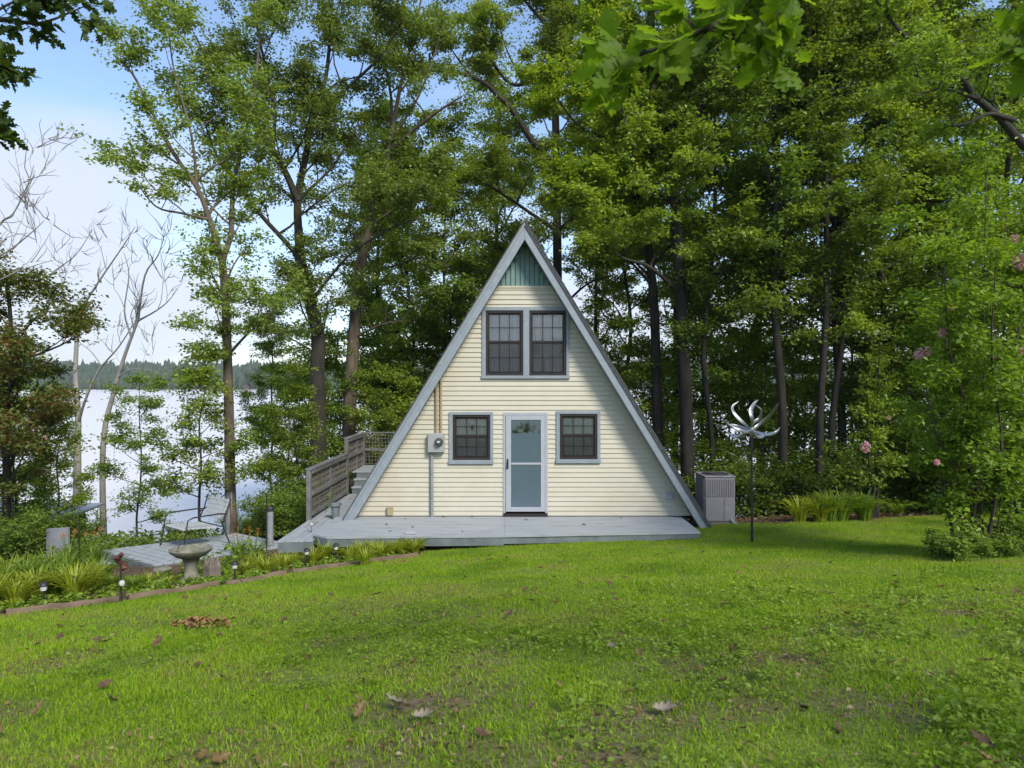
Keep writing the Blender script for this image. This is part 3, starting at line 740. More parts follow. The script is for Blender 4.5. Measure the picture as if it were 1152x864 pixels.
def grid_panel(axis, c0, a0, a1, z0, z1, st, sw, zs):
    q = MB(); a = a0
    while a < a1:
        if axis == 'y': q.box(c0 - .012, c0 + .002, a, a + sw, z0, z1)
        else: q.box(a, a + sw, c0 - .012, c0 + .002, z0, z1)
        a += st
    zz = z0 + .02
    while zz < z1:
        if axis == 'y': q.box(c0 + .003, c0 + .016, a0, a1, zz, zz + sw)
        else: q.box(a0, a1, c0 + .003, c0 + .016, zz, zz + sw)
        zz += zs
    return q
for yy in (15.46, 17.2, 18.86): part('post', MB().box(-4.66, -4.56, yy, yy + .09, -.5, 1.043), M['rail'], rl)
part('mid_rail', MB().box(-4.56, -4.53, 15.55, 18.86, .46, .55), M['rail'], rl)
part('top_rail', MB().box(-4.56, -4.53, 15.55, 18.86, .96, 1.04), M['rail'], rl)
part('bottom_rail', MB().box(-4.56, -4.53, 15.55, 18.86, .0, .08), M['rail'], rl)
part('lattice_panel', grid_panel('y', -4.6, 15.56, 18.86, .0, 1.04, .15, .04, .15), M['lattice'], rl)
r2 = part('railing', MB().box(-4.69, -4.53, 18.97, 21.2, 1.47, 1.505), M['rail'], deck, bevel=.006)
for yy in (18.98, 20.1): part('post', MB().box(-4.66, -4.56, yy, yy + .09, -.6, 1.468), M['rail'], r2)
part('mid_rail', MB().box(-4.56, -4.53, 19.07, 21.06, .93, 1.01), M['rail'], r2)
part('top_rail', MB().box(-4.56, -4.53, 19.07, 21.06, 1.39, 1.466), M['rail'], r2)
part('lattice_panel', grid_panel('y', -4.6, 19.07, 21.06, .5, 1.466, .15, .04, .15), M['lattice'], r2)
r3 = part('railing', MB().box(-4.69, -2.4, 21.2, 21.34, 1.47, 1.505), M['rail'], deck, bevel=.006)
for xx in (-4.67, -3.6): part('post', MB().box(xx, xx + .09, 21.2, 21.29, -.4, 1.468), M['rail'], r3)
part('mid_rail', MB().box(-4.57, -2.4, 21.18, 21.2, .93, 1.01), M['rail'], r3)
part('wire_panel', grid_panel('x', 21.25, -4.55, -2.4, .5, 1.46, .1, .012, .11), M['lattice'], r3)
part('eave_post', MB().prism([(-3.73, 15.03), (-3.65, 15.03), (-3.65, 15.09), (-3.73, 15.09)], -.45, -.062), M['skirt'], deck)

# pot standing on the walkway
def on_px(px, py, z):      # point at height z seen at a photo point
    Y = (EYE - z) * FPX / (py - CY); return Vector(((px - CX) / FPX * Y, Y, z))
pb = on_px(377.5, 583.5, WZ_ + .004)
pot = thing('planter_pot', pb, 'tall dark grey planter pot standing on the walkway boards', 'planter')
part('pot_body', MB().lathe(pb, [(.085, .0), (.085, .02), (.1, .29), (.1, .30)], 14), M['skirt'], pot, smooth=True)
part('pot_rim', MB().lathe(pb, [(.12, .285), (.135, .3), (.135, .35), (.11, .35), (.1, .32)], 14), M['skirt'], pot, smooth=True)
# small white plaque on the deck edge
pq = on_px(462, 601, .005)
tag(part('plaque', MB().box(pq.x - .1, pq.x + .1, pq.y, pq.y + .06, .004, .05), M['white_metal'], base=pq, bevel=.004), 'small white block lying near the deck front edge', 'block')
# dead leaves on the deck come later with the lawn leaves

# lower garden platform
PZ = -.56
A = Vector((-8.82, 14.6)); D = Vector((-7.08, 13.46)); B = Vector((-6.56, 16.3)); Cc = D + (B - A)
plat = thing('garden_platform', (A.x, A.y, PZ), 'low grey plank platform beside the flower bed carrying a patio chair', 'platform')
q = MB(); ab = (B - A); ad_ = (D - A); nb = 15
for k in range(nb):
    f0, f1 = k / nb + .003, (k + 1) / nb - .003
    q.prism([tuple(A + ab * f0), tuple(A + ab * f1), tuple(A + ab * f1 + ad_), tuple(A + ab * f0 + ad_)][::-1], PZ - .035, PZ + random.uniform(-.003, .003))
part('platform_boards', q, M['deck_y'], plat)
u = ab.normalized() * .015; v = ad_.normalized() * .015
for p0, p1 in ((A - u, D - u), (D + v, Cc + v), (A - v, B - v)):
    part('side_board', MB().beam((p0.x, p0.y, PZ - .14), (p1.x, p1.y, PZ - .14), .03, .2), M['skirt'], plat)
for k, (dz_, o) in enumerate(((-.17, .33), (-.34, .66))):
    a0 = A + ad_ * .04 - ab.normalized() * o; a1 = A + ad_ * .62 - ab.normalized() * o; g0 = ab.normalized() * .31
    st = part('step', MB().prism([tuple(a0), tuple(a1), tuple(a1 + g0), tuple(a0 + g0)], PZ + dz_ - .04, PZ + dz_), M['deck'], plat)
    part('riser', MB().prism([tuple(a0 + g0 * .06), tuple(a1 + g0 * .06), tuple(a1 + g0 * .14), tuple(a0 + g0 * .14)], PZ + dz_ - .3, PZ + dz_ - .041), M['skirt'], st)

# patio chair on the platform
cb = on_px(222, 612, PZ + .004)
ch = thing('patio_chair', cb, 'pale slatted patio chair with bent metal legs standing on the low platform', 'chair')
fw = Vector((-.62, -.78, 0)).normalized(); sd_ = Vector((-fw.y, fw.x, 0))      # faces left
def cpt(f_, s_, z_): return cb + fw * f_ * 1.15 + sd_ * s_ * 1.2 + Vector((0, 0, z_ * 1.12))
def slat_sheet(rows, half, th):
    q = MB()
    for (f0, z0), (f1, z1) in zip(rows[:-1], rows[1:]):
        a = cpt(f0, 0, z0); b__ = cpt(f1, 0, z1); mid0 = a.lerp(b__, .05); mid1 = a.lerp(b__, .95)
        up = (b__ - a).normalized().cross(sd_)
        V = []
        for p in (mid0, mid1):
            for s_ in (-half, half):
                for t in (0, th): V.append(p + sd_ * s_ + up * t)
        q.add(V, [(0, 2, 6, 4), (1, 5, 7, 3), (0, 1, 3, 2), (4, 6, 7, 5), (0, 4, 5, 1), (2, 3, 7, 6)])
    return q
seat_rows = [(.46, .40), (.40, .42), (.30, .41), (.20, .40), (.10, .39), (.0, .38), (-.1, .375), (-.2, .37)]
back_rows = [(-.30, .48), (-.33, .56), (-.36, .64), (-.39, .72), (-.42, .80), (-.44, .87)]
part('seat', slat_sheet(seat_rows, .40, .03), M['seatpad'], ch)
part('backrest', slat_sheet(back_rows, .40, .03), M['seatpad'], ch, bevel=.006)
for s_ in (-.42, .42):
    part('leg', MB().tube([cpt(.5, s_, 0), cpt(.44, s_, .3), cpt(.4, s_, .58), cpt(.3, s_, .62), cpt(-.2, s_, .62), cpt(-.36, s_, .6)], .016, 8), M['black'], ch, smooth=True)
    part('leg', MB().tube([cpt(-.42, s_, 0), cpt(-.3, s_, .3), cpt(-.27, s_, .42), cpt(-.36, s_, .62), cpt(-.44, s_, .88)], .016, 8), M['black'], ch, smooth=True)
part('stretcher', MB().tube([cpt(.42, -.42, .37), cpt(.42, .42, .37)], .013, 8).tube([cpt(-.26, -.42, .36), cpt(-.26, .42, .36)], .013, 8), M['black'], ch, smooth=True)

# ================================================================== GARDEN ORNAMENTS
bb = G(215, 654)
bath = thing('bird_bath', bb, 'mossy concrete bird bath on a fluted pedestal in the flower bed', 'bird bath')
part('pedestal', MB().lathe(bb, [(.18, -.05), (.17, .05), (.12, .09), (.09, .18), (.10, .29), (.13, .36), (.15, .38)], 16, .03), M['concrete'], bath, smooth=True)
part('basin', MB().lathe(bb, [(.13, .381), (.23, .42), (.31, .49), (.33, .53), (.31, .535), (.25, .50), (.1, .475), (.02, .475)], 26, .02), M['concrete'], bath, smooth=True)
part('rim_ornament', MB().lathe(bb + Vector((.02, -.1, .5)), [(.13, -.02), (.15, .02), (.12, .07), (.05, .11), (.01, .115)], 9, .15).lathe(bb + Vector((-.12, -.05, .5)), [(.07, -.02), (.08, .03), (.05, .09), (.01, .1)], 7, .2), M['concrete'], bath, smooth=True)
sb = G(239, 653)
stp = MB()
n_ = 13; prof = []
for z_, rr_0 in ((-.08, .15), (.04, .13), (.16, .115), (.24, .12)):
    prof.append([sb + Vector((rr_0 * (1 + .18 * math.sin(4 * a + 1)) * math.cos(a), rr_0 * (1 + .18 * math.sin(4 * a + 1)) * math.sin(a), z_)) for a in np.linspace(0, 2 * math.pi, n_, endpoint=False)])
prof.append([sb + Vector(((.11 if k % 2 else .09) * math.cos(a), (.11 if k % 2 else .09) * math.sin(a), .20 + (.14, .02, .22, .06, .17, .0, .10, .20, .03, .12, .24, .05, .15)[k % 13])) for k, a in enumerate(np.linspace(0, 2 * math.pi, n_, endpoint=False))])
prof.append([sb + Vector((.04 * math.cos(a), .04 * math.sin(a), .2)) for a in np.linspace(0, 2 * math.pi, n_, endpoint=False)])
VV_ = [p for ring in prof for p in ring]
stp.add(VV_, [(i_ * n_ + k, i_ * n_ + (k + 1) % n_, (i_ + 1) * n_ + (k + 1) % n_, (i_ + 1) * n_ + k) for i_ in range(len(prof) - 1) for k in range(n_)] + [tuple(range((len(prof) - 1) * n_, len(prof) * n_))])
tag(part('tree_stump', stp, M['wood_stump'], base=sb), 'jagged grey weathered stump right of the bird bath', 'stump')
def bench_stone(px, py): pass
sb2 = G(183, 650)
stb = thing('stone_seat', sb2, 'low grey stone slab on a short block left of the bird bath', 'stone seat')
part('slab', MB().lathe(sb2, [(.13, .12), (.15, .14), (.15, .165), (.12, .18)], 14, .08), M['concrete'], stb, smooth=True)
part('block', MB().lathe(sb2, [(.07, -.05), (.07, .119)], 8), M['concrete'], stb)

def solar_light(base, hgt, label, hanging=False):
    t = thing('solar_light', base, label, 'garden light', 'solar stake lights along the timber edging')
    part('stake', MB().tube([base - Vector((0, 0, .05)), base + Vector((0, 0, hgt * .66))], .013, 7), M['black'], t)
    part('lens', MB().lathe(base, [(.02, hgt * .66), (.036, hgt * .68), (.04, hgt * .8), (.036, hgt * .86)], 12), M['clear'], t, smooth=True)
    part('cap', MB().lathe(base, [(.055, hgt * .855), (.058, hgt * .875), (.045, hgt * .95), (.02, hgt), (.008, hgt)], 14), M['black'], t, smooth=True)
    return t
solar_light(G(49, 685), .36, 'black capped solar stake light nearest the left edge of the lawn')
solar_light(G(264, 656), .34, 'pale lensed solar stake light right of the bird bath and stump')
solar_light(G(345, 638), .34, 'solar stake light at the left corner of the deck skirt')
solar_light(G(378, 633), .36, 'dark solar stake light among lilies below the deck front')
fb_ = G(137, 677)
t = thing('garden_stake', fb_, 'dark red metal flower stake with a glass ball at the timber gap', 'garden stake')
part('stake', MB().tube([fb_ - Vector((0, 0, .05)), fb_ + Vector((-.02, 0, .55))], .012, 6), M['black'], t)
part('glass_ball', MB().lathe(fb_ + Vector((.02, -.03, .26)), [(.008, -.04), (.03, -.03), (.04, 0), (.03, .03), (.008, .04)], 12), M['clear'], t, smooth=True)
q = MB()
for k in range(7):
    a = k * .9; p = fb_ + Vector((-.02, 0, .42 + .03 * k)); e = p + Vector((.1 * math.cos(a), .1 * math.sin(a), .05))
    q.tube([p, p.lerp(e, .5) + Vector((0, 0, .02)), e], [.012, .035, .004], 5)
part('flower', q, M['redflower'], t)
def rod(px, py0, py1, label, hook=True):
    b = G(px, py0); top = P(px, py1, b.y)
    pts = [b - Vector((0, 0, .05)), b.lerp(top, .5), top]
    if hook: pts += [top + Vector((-.05, .0, .06)), top + Vector((-.13, 0, .05)), top + Vector((-.16, 0, -.03))]
    tag(part('hook_pole' if hook else 'garden_rod', MB().tube(pts, .013, 7), M['black'], base=b, smooth=True), label, 'pole')
rod(89, 650, 584, 'thin black rod standing in the lily bed left of the platform steps', False)
rod(300, 628, 555, 'thin black rod beside the grey post left of the deck', False)
gp_ = GX(304, 15.0); tp = P(304, 571, 15.0)
t = thing('mooring_post', gp_, 'grey round post with black cap between platform and walkway', 'post')
part('post', MB().tube([gp_ - Vector((0, 0, .1)), tp - Vector((0, 0, .05))], .07, 12), M['pipe'], t, smooth=True)
part('cap', MB().lathe(tp, [(.085, -.07), (.09, -.02), (.07, .02), (.02, .03)], 12), M['black'], t, smooth=True)
ds = on_px(350.5, 613, -.35); 
t = thing('garden_stake', ds, 'slim stake with pale ball finial at the deck corner', 'garden stake')
part('stake', MB().tube([ds - Vector((0, 0, .1)), ds + Vector((0, 0, .40))], .012, 6), M['rail'], t)
part('finial', MB().lathe(ds + Vector((0, 0, .43)), [(.005, -.035), (.03, -.02), (.036, 0), (.03, .02), (.005, .035)], 10), M['clear'], t, smooth=True)

# timbers
for k, ((a, b_), lab) in enumerate(zip([(0, 1), (1, 2), (2, 3), (3, 4), (4, 5)], ['edging timber at the far left edge of the photo', 'long weathered edging timber in front of the leftmost solar light', 'edging timber in front of the bird bath', 'short edging timber below the grey round post', 'last edging timber running up to the deck front'])):
    p0 = EDGE[a]; p1 = EDGE[b_]; d = (p1 - p0).normalized()
    p0 = p0 + d * (.06 if k else 0); p1 = p1 - d * .06
    n = 9; pts = [p0.lerp(p1, j / (n - 1)) for j in range(n)]
    pts = [Vector((p.x, p.y, h1(p.x, p.y) + .028 + random.uniform(-.008, .008))) for p in pts]
    tag(part('edging_timber', MB().tube(pts, [.052 + random.uniform(-.008, .008) for _ in pts], 7), M['timber'], base=p0), lab, 'timber', 'timbers edging the flower bed')

# ================================================================== AIR CONDITIONER, SPINNER
ax0, ax1, ay0, ay1 = 4.40, 5.12, 15.6, 16.4; az0 = h1(4.75, 15.9) + .07; az1 = 3 - (535 - CY) / FPX * 15.6
ac = thing('air_conditioner', (4.76, 16, az0), 'mauve grey outdoor air conditioner unit beside the right eave', 'air conditioner')
part('pad', MB().box(ax0 - .06, ax1 + .06, ay0 - .06, ay1 + .06, az0 - .2, az0 - .002), M['concrete'], ac, bevel=.01)
q = MB().box(ax0 + .015, ax1 - .015, ay0 + .015, ay1 - .015, az0, az1 - .05)
part('cabinet', q, M['ac'], ac, bevel=.012)
zm = az0 + (az1 - az0) * .52
q = MB()
for k in range(13):
    xx = ax0 + .05 + k * (ax1 - ax0 - .1) / 12; q.box(xx - .013, xx + .013, ay0 - .004, ay0 + .0145, zm + .03, az1 - .09)
for k in range(14):
    yy = ay0 + .06 + k * (ay1 - ay0 - .12) / 13; q.box(ax0 - .004, ax0 + .0145, yy - .013, yy + .013, az0 + .08, az1 - .09)
part('louvre', q, M['ac'], ac)
q = MB().box(ax0 + .03, ax0 + .44, ay0 - .002, ay0 + .014, az0 + .03, zm).box(ax0 + .45, ax1 - .03, ay0 - .002, ay0 + .014, az0 + .03, zm)
part('service_panel', q, M['ac'], ac, bevel=.004)
cxm, cym = (ax0 + ax1) / 2, (ay0 + ay1) / 2
q = MB().box(ax0, ax1, ay0, ay1, az1 - .05, az1 - .012); tp_ = part('top_cover', q, M['ac'], ac, bevel=.012)
q = MB()
for r_ in (.07, .13, .19, .25, .31): q.tube([(cxm + r_ * math.cos(a), cym + r_ * math.sin(a), az1 + .005 - r_ * .03) for a in np.linspace(0, 2 * math.pi, 25)], .006, 5, cap=False)
for k in range(8):
    a = k * math.pi / 4; q.tube([(cxm, cym, az1 + .006), (cxm + .32 * math.cos(a), cym + .32 * math.sin(a), az1 - .004)], .006, 5)
part('fan_guard', q, M['acdark'], tp_)
part('fan_opening', MB().lathe((cxm, cym, az1 - .0115), [(.31, 0), (.31, .004), (.30, .004)], 24), M['acdark'], tp_)
part('refrigerant_pipe', MB().tube([(5.0, ay0 + .02, az0 + .1), (5.02, ay0 - .1, az0 + .02), (5.1, ay0 - .18, az0 - .03), (5.2, ay0 - .2, az0 - .06)], .02, 8), M['white_metal'], ac, smooth=True)

wb = G(846, 611); wtop = P(845.5, 492, wb.y); hub = P(845.5, 484, wb.y)
ws = thing('wind_spinner', wb, 'silver curved-blade wind spinner on a thin black pole in the lawn', 'wind spinner')
part('pole', MB().tube([wb - Vector((0, 0, .1)), wtop], [.026, .02], 8), M['black'], ws, smooth=True)
part('hub', MB().lathe(hub, [(.01, -.13), (.05, -.06), (.065, 0), (.05, .05), (.01, .07)], 12), M['steel'], ws, smooth=True)
s_ = wb.y / FPX
def blade(pts, wmax):
    """tapered curved strip with thickness; pts = photo offsets (dx, dy up, depth) in pixels"""
    c_ = smooth_path([hub + Vector((a * s_, b_ * s_, d * s_)) for a, d, b_ in pts], 6); n = len(c_)
    V = []; F = []
    for j in range(n):
        t = np.gradient(c_, axis=0)[j]; t /= np.linalg.norm(t)
        sd = np.cross(t, np.array([.25, -.95, .2])); sd /= np.linalg.norm(sd); nn = np.cross(sd, t)
        ww = .62 * wmax * math.sin(math.pi * min(1, .12 + .86 * j / (n - 1))) * .5 + .003
        for s1, s2 in ((-1, 0), (0, .35), (1, 0), (0, .15)): V.append(c_[j] + sd * ww * s1 + nn * ww * s2)
    for j in range(n - 1):
        for k in range(4): F.append((j * 4 + k, j * 4 + (k + 1) % 4, (j + 1) * 4 + (k + 1) % 4, (j + 1) * 4 + k))
    F += [(0, 1, 2, 3), ((n - 1) * 4 + 3, (n - 1) * 4 + 2, (n - 1) * 4 + 1, (n - 1) * 4)]
    part('blade', MB().add(V, F), M['steel'], ws, smooth=True)
for pts, wm in ([[(0, 0, 0), (-10, 8, -4), (-19, 18, -2), (-20, 26, 4), (-12, 32, 8)], .11], [[(0, 0, 0), (-2, 12, -8), (-3, 22, -6), (3, 30, 0), (9, 34, 4)], .12],
                [[(0, 0, 0), (10, 6, 4), (20, 16, 0), (25, 26, -6), (27, 31, -8)], .11], [[(0, 0, 0), (-10, -1, -8), (-20, 2, -10), (-28, 8, -6)], .11],
                [[(0, 0, 0), (12, -4, -8), (22, -2, -12), (29, 4, -8)], .10], [[(0, 0, 0), (-8, -6, 8), (-16, -8, 12), (-22, -3, 16)], .09],
                [[(0, 0, 0), (8, -7, 6), (16, -8, 10), (22, -2, 12)], .10], [[(0, 0, 0), (6, 8, 12), (14, 12, 16), (16, 22, 14), (8, 28, 10)], .09], [[(0, 0, 0), (-12, 4, 10), (-24, 6, 8), (-30, 12, 2)], .08]):
    blade(pts, wm)

# ================================================================== SHED at the left
sh = thing('garden_shed', (-13.2, 18.5, -2.6), 'low brown shed with pale tin roof half hidden by bushes at left', 'shed')
zr = 3 - (583 - CY) / FPX * 17.0
part('wall', MB().box(-17, -11.3, 17.2, 18.1, -3.2, zr - .08), M['shed'], sh)
part('cladding', MB().box(-16.9, -12.2, 17.14, 17.198, -2.9, zr - .4), M['shed_grey'], sh)
q = MB(); q.add([(-17.3, 16.85, zr - .05), (-11.05, 16.85, zr - .05), (-11.05, 18.5, zr + .07), (-17.3, 18.5, zr + .07), (-17.3, 16.85, zr - .0), (-11.05, 16.85, zr), (-11.05, 18.5, zr + .12), (-17.3, 18.5, zr + .12)], [(3, 2, 1, 0), (4, 5, 6, 7), (0, 1, 5, 4), (1, 2, 6, 5), (2, 3, 7, 6), (3, 0, 4, 7)])
rf_ = part('roof', q, M['tin'], sh)
q = MB()
for k in range(21): q.beam((-17.2 + k * .29, 16.86, zr + .008), (-17.2 + k * .29, 18.48, zr + .128), .03, .03)
part('roof_rib', q, M['tin'], rf_)
part('post', MB().box(-11.62, -11.5, 16.95, 17.07, -3.0, zr - .06), pm('rusty_post', (.16, .06, .035), (.09, .04, .025), 8, .9), sh)
pnb = P(64, 628, 14.6)
pn_ = thing('upright_panel', pnb, 'plain grey upright panel leaning by the shed corner behind the lilies', 'panel')
part('sheet', MB().beam(P(64, 630, 14.6), P(64, 594, 14.66), .44, .05, (0, 1, 0)), M['whitepanel'], pn_, bevel=.008)
part('edge_strip', MB().beam(P(76.5, 633, 14.58), P(76.5, 593, 14.64), .04, .06, (0, 1, 0)), M['pipe'], pn_)

# ================================================================== TREES
def base_path(px, py_or_none, Y, rest, n=4):
    """trunk path: starts at the ground below photo column px, then photo points"""
    b = GX(px, Y); return b, smooth_path([b - Vector((0, 0, .2))] + [P(*p) for p in rest], n)
BK = 'trees on the bank behind and beside the cabin'
rr_ = np.random.default_rng
# forked tree left of the chair
b, tk = base_path(262, None, 18, [(259, 540, 18), (258, 470, 18), (256, 400, 18), (254, 340, 18), (250, 293, 18)])
mains = [(tk, .15, .095, .55),
         (pxpath([(250, 293, 18), (235, 245, 17.9), (222, 212, 17.8), (194, 170, 17.6), (167, 118, 17.4), (149, 83, 17.2), (128, 62, 17.1)]), .085, .02, .12),
         (pxpath([(250, 293, 18), (260, 262, 18.2), (262, 215, 18.4), (272, 165, 18.7), (285, 110, 19), (292, 40, 19.2), (295, -30, 19.5)]), .08, .02, .1),
         (pxpath([(236, 247, 17.9), (205, 240, 17.5), (175, 232, 17.2), (150, 200, 17)]), .04, .012, .2),
         (pxpath([(256, 400, 18), (285, 370, 17.6), (310, 362, 17.3)]), .04, .012, .2),
         (pxpath([(222, 212, 17.8), (215, 150, 17.6), (196, 80, 17.3), (188, 20, 17.1)]), .04, .012, .15)]
ta = tree('deciduous_tree', b, mains, M['leaf_olive'], M['bark_tan'], 'slim forked tree with a grey sleeve at its foot behind the patio chair', 'tree', BK, rng=rr_(1),
          n_br=15, br_len=(1.0, 2.4), bare=.5, n_sub=5, n_tw=5, tw_len=.5, nl=36, leaf=.105, jit=.115, el=(0, .7))
sl_ = MB().tube([tuple(np.array(tk[0]) + (0, 0, .1)), tuple(P(260, 600, 18)), tuple(P(259, 553, 18))], [.165, .15, .142], 14)
part('trunk_sleeve', sl_, M['pipe'], ta, smooth=True)
# leaning big tree left of the cabin
b, tk = base_path(358, None, 22, [(358, 540, 22), (358, 480, 22), (357, 420, 22), (358, 380, 22), (349, 340, 22), (338, 292, 22)])
mains = [(tk, .30, .17, .5),
         (pxpath([(338, 292, 22), (335, 226, 22), (345, 170, 22.2), (351, 128, 22.4), (366, 90, 22.6), (372, 30, 22.8), (376, -40, 23)]), .14, .03, .1),
         (pxpath([(335, 226, 22), (323, 198, 21.8), (306, 167, 21.6), (278, 128, 21.3), (260, 104, 21.1), (240, 83, 20.9), (220, 40, 20.7)]), .12, .025, .15),
         (pxpath([(338, 292, 22), (323, 274, 21.7), (292, 240, 21.3), (264, 201, 20.9), (243, 174, 20.6), (225, 120, 20.4)]), .10, .02, .2),
         (pxpath([(306, 167, 21.6), (309, 125, 21.5), (299, 76, 21.3), (288, 24, 21.1), (284, -30, 21)]), .07, .02, .15),
         (pxpath([(351, 128, 22.4), (395, 95, 22.1), (430, 60, 21.8), (455, 20, 21.6)]), .07, .02, .2),
         (pxpath([(349, 340, 22), (390, 290, 21.6), (430, 262, 21.2), (470, 245, 20.9)]), .06, .015, .25),
         (pxpath([(335, 226, 22), (380, 180, 22.5), (400, 130, 22.8)]), .06, .015, .2)]
tree('deciduous_tree', b, mains, M['leaf_olive'], M['bark'], 'large tree with crooked dark trunk and spreading limbs behind the walkway railing', 'tree', BK, rng=rr_(2),
     n_br=17, br_len=(1.2, 3.0), bare=.5, n_sub=6, n_tw=5, tw_len=.6, nl=40, leaf=.11, jit=.13, el=(0, .7))
# pale forked tree right of it
b, tk = base_path(392, None, 23.5, [(393, 470, 23.5), (398, 380, 23.5), (404, 310, 23.5), (414, 257, 23.5), (426, 215, 23.5), (438, 170, 23.5)])
mains = [(tk, .25, .12, .55),
         (pxpath([(438, 170, 23.5), (449, 104, 23.3), (462, 52, 23.1), (478, -20, 23)]), .10, .025, .3),
         (pxpath([(438, 170, 23.5), (462, 149, 23.2), (483, 132, 22.9), (504, 118, 22.6), (520, 108, 22.4)]), .08, .02, .35),
         (pxpath([(438, 170, 23.5), (440, 110, 23.8), (428, 50, 24), (418, -20, 24.2)]), .07, .02, .3),
         (pxpath([(445, 150, 23.4), (470, 110, 23.2), (486, 70, 23), (500, 20, 22.9)]), .05, .015, .3),
         (pxpath([(414, 257, 23.5), (445, 235, 23), (480, 222, 22.6), (505, 190, 22.3)]), .06, .015, .25),
         (pxpath([(404, 310, 23.5), (440, 300, 22.8), (475, 290, 22.3), (505, 300, 22)]), .05, .012, .2),
         (pxpath([(398, 380, 23.5), (430, 365, 22.8), (460, 360, 22.4)]), .05, .012, .2)]
tree('deciduous_tree', b, mains, M['leaf_olive'], M['bark_tan'], 'pale barked tree forking above the left slope of the cabin roof', 'tree', BK, rng=rr_(3),
     n_br=14, br_len=(1.0, 2.4), bare=.5, n_sub=5, n_tw=5, tw_len=.55, nl=40, leaf=.11, jit=.13, el=(0, .7))
# oak behind the cabin peak
b, tk = base_path(628, None, 27, [(628, 420, 27), (627, 300, 27), (626, 187, 27), (624, 100, 27), (622, 35, 27), (620, -60, 27)])
mains = [(tk, .22, .10, .38),
         (pxpath([(628, 350, 27), (660, 320, 26.2), (690, 310, 25.8)]), .06, .02, .25),
         (pxpath([(628, 330, 27), (595, 300, 26.2), (565, 285, 25.8)]), .06, .02, .25),
         (pxpath([(626, 187, 27), (600, 160, 26.6), (574, 121, 26.3), (560, 108, 26.1), (546, 94, 25.9), (518, 82, 25.6), (487, 78, 25.4), (483, 60, 25.3)]), .14, .04, .5),
         (pxpath([(624, 110, 27), (657, 92, 26.6), (690, 80, 26.3), (720, 40, 26)]), .10, .03, .3),
         (pxpath([(624, 100, 27), (600, 93, 26.7), (574, 94, 26.4), (550, 60, 26.2), (540, 10, 26)]), .09, .03, .3),
         (pxpath([(627, 260, 27), (590, 235, 26.3), (560, 215, 25.8), (535, 200, 25.4)]), .08, .02, .3),
         (pxpath([(627, 260, 27), (665, 230, 26.2), (700, 215, 25.8)]), .08, .02, .3),
         (pxpath([(622, 35, 27), (590, 0, 26.5), (570, -40, 26.2)]), .08, .02, .1),
         (pxpath([(622, 60, 27), (660, 20, 26.5), (680, -30, 26.2)]), .08, .02, .1)]
tree('deciduous_tree', b, mains, M['leaf_mid'], M['bark'], 'thick oak directly behind the cabin peak with a long bent limb reaching left', 'tree', BK, rng=rr_(4),
     n_br=16, br_len=(1.4, 3.2), bare=.5, n_sub=6, n_tw=5, tw_len=.65, nl=60, leaf=.12, jit=.115, el=(0, .7))
# thick dark trunk right of the roof
b, tk = base_path(775, None, 19.6, [(773, 500, 19.6), (770, 420, 19.6), (765, 320, 19.6), (759, 210, 19.6), (756, 150, 19.6), (744, 110, 19.6), (735, 60, 19.6), (730, -40, 19.6)])
mains = [(tk, .21, .09, .5),
         (pxpath([(760, 230, 19.6), (735, 210, 19.2), (712, 180, 18.8), (700, 120, 18.5)]), .09, .02, .2),
         (pxpath([(757, 160, 19.6), (790, 120, 19.3), (815, 60, 19), (830, 0, 18.8)]), .10, .02, .2),
         (pxpath([(766, 330, 19.6), (730, 300, 18.9), (700, 290, 18.5), (675, 270, 18.2)]), .07, .015, .2),
         (pxpath([(766, 330, 19.6), (800, 310, 19), (830, 300, 18.8)]), .07, .015, .2)]
tree('deciduous_tree', b, mains, M['leaf_mid'], M['bark'], 'thickest dark trunk rising just right of the cabin roof slope', 'tree', BK, rng=rr_(5),
     n_br=15, br_len=(1.2, 2.8), bare=.45, n_sub=6, n_tw=5, tw_len=.6, nl=54, leaf=.125, jit=.115, el=(0, .6))
b, tk = base_path(742, None, 20.5, [(740, 480, 20.5), (738, 400, 20.5), (735, 330, 20.5), (726, 260, 20.5), (712, 212, 20.5), (692, 160, 20.5), (680, 110, 20.5), (672, 40, 20.5), (668, -20, 20.5)])
mains = [(tk, .17, .06, .35),
         (pxpath([(726, 260, 20.5), (700, 240, 20), (670, 225, 19.6), (640, 215, 19.3)]), .06, .015, .15),
         (pxpath([(733, 320, 20.5), (705, 290, 19.9), (680, 270, 19.5)]), .05, .012, .15),
         (pxpath([(712, 212, 20.5), (720, 160, 20.2), (740, 110, 20)]), .05, .012, .15),
         (pxpath([(692, 160, 20.5), (650, 140, 20.2), (620, 100, 20)]), .05, .012, .15)]
tree('deciduous_tree', b, mains, M['leaf_bright'], M['bark'], 'bright leaved tree with a thin leaning trunk just behind the right roof slope', 'tree', BK, rng=rr_(6),
     n_br=20, br_len=(1.2, 2.6), bare=.3, n_sub=6, n_tw=6, tw_len=.55, nl=54, leaf=.115, lw=.7, jit=.115, el=(-.1, .4))
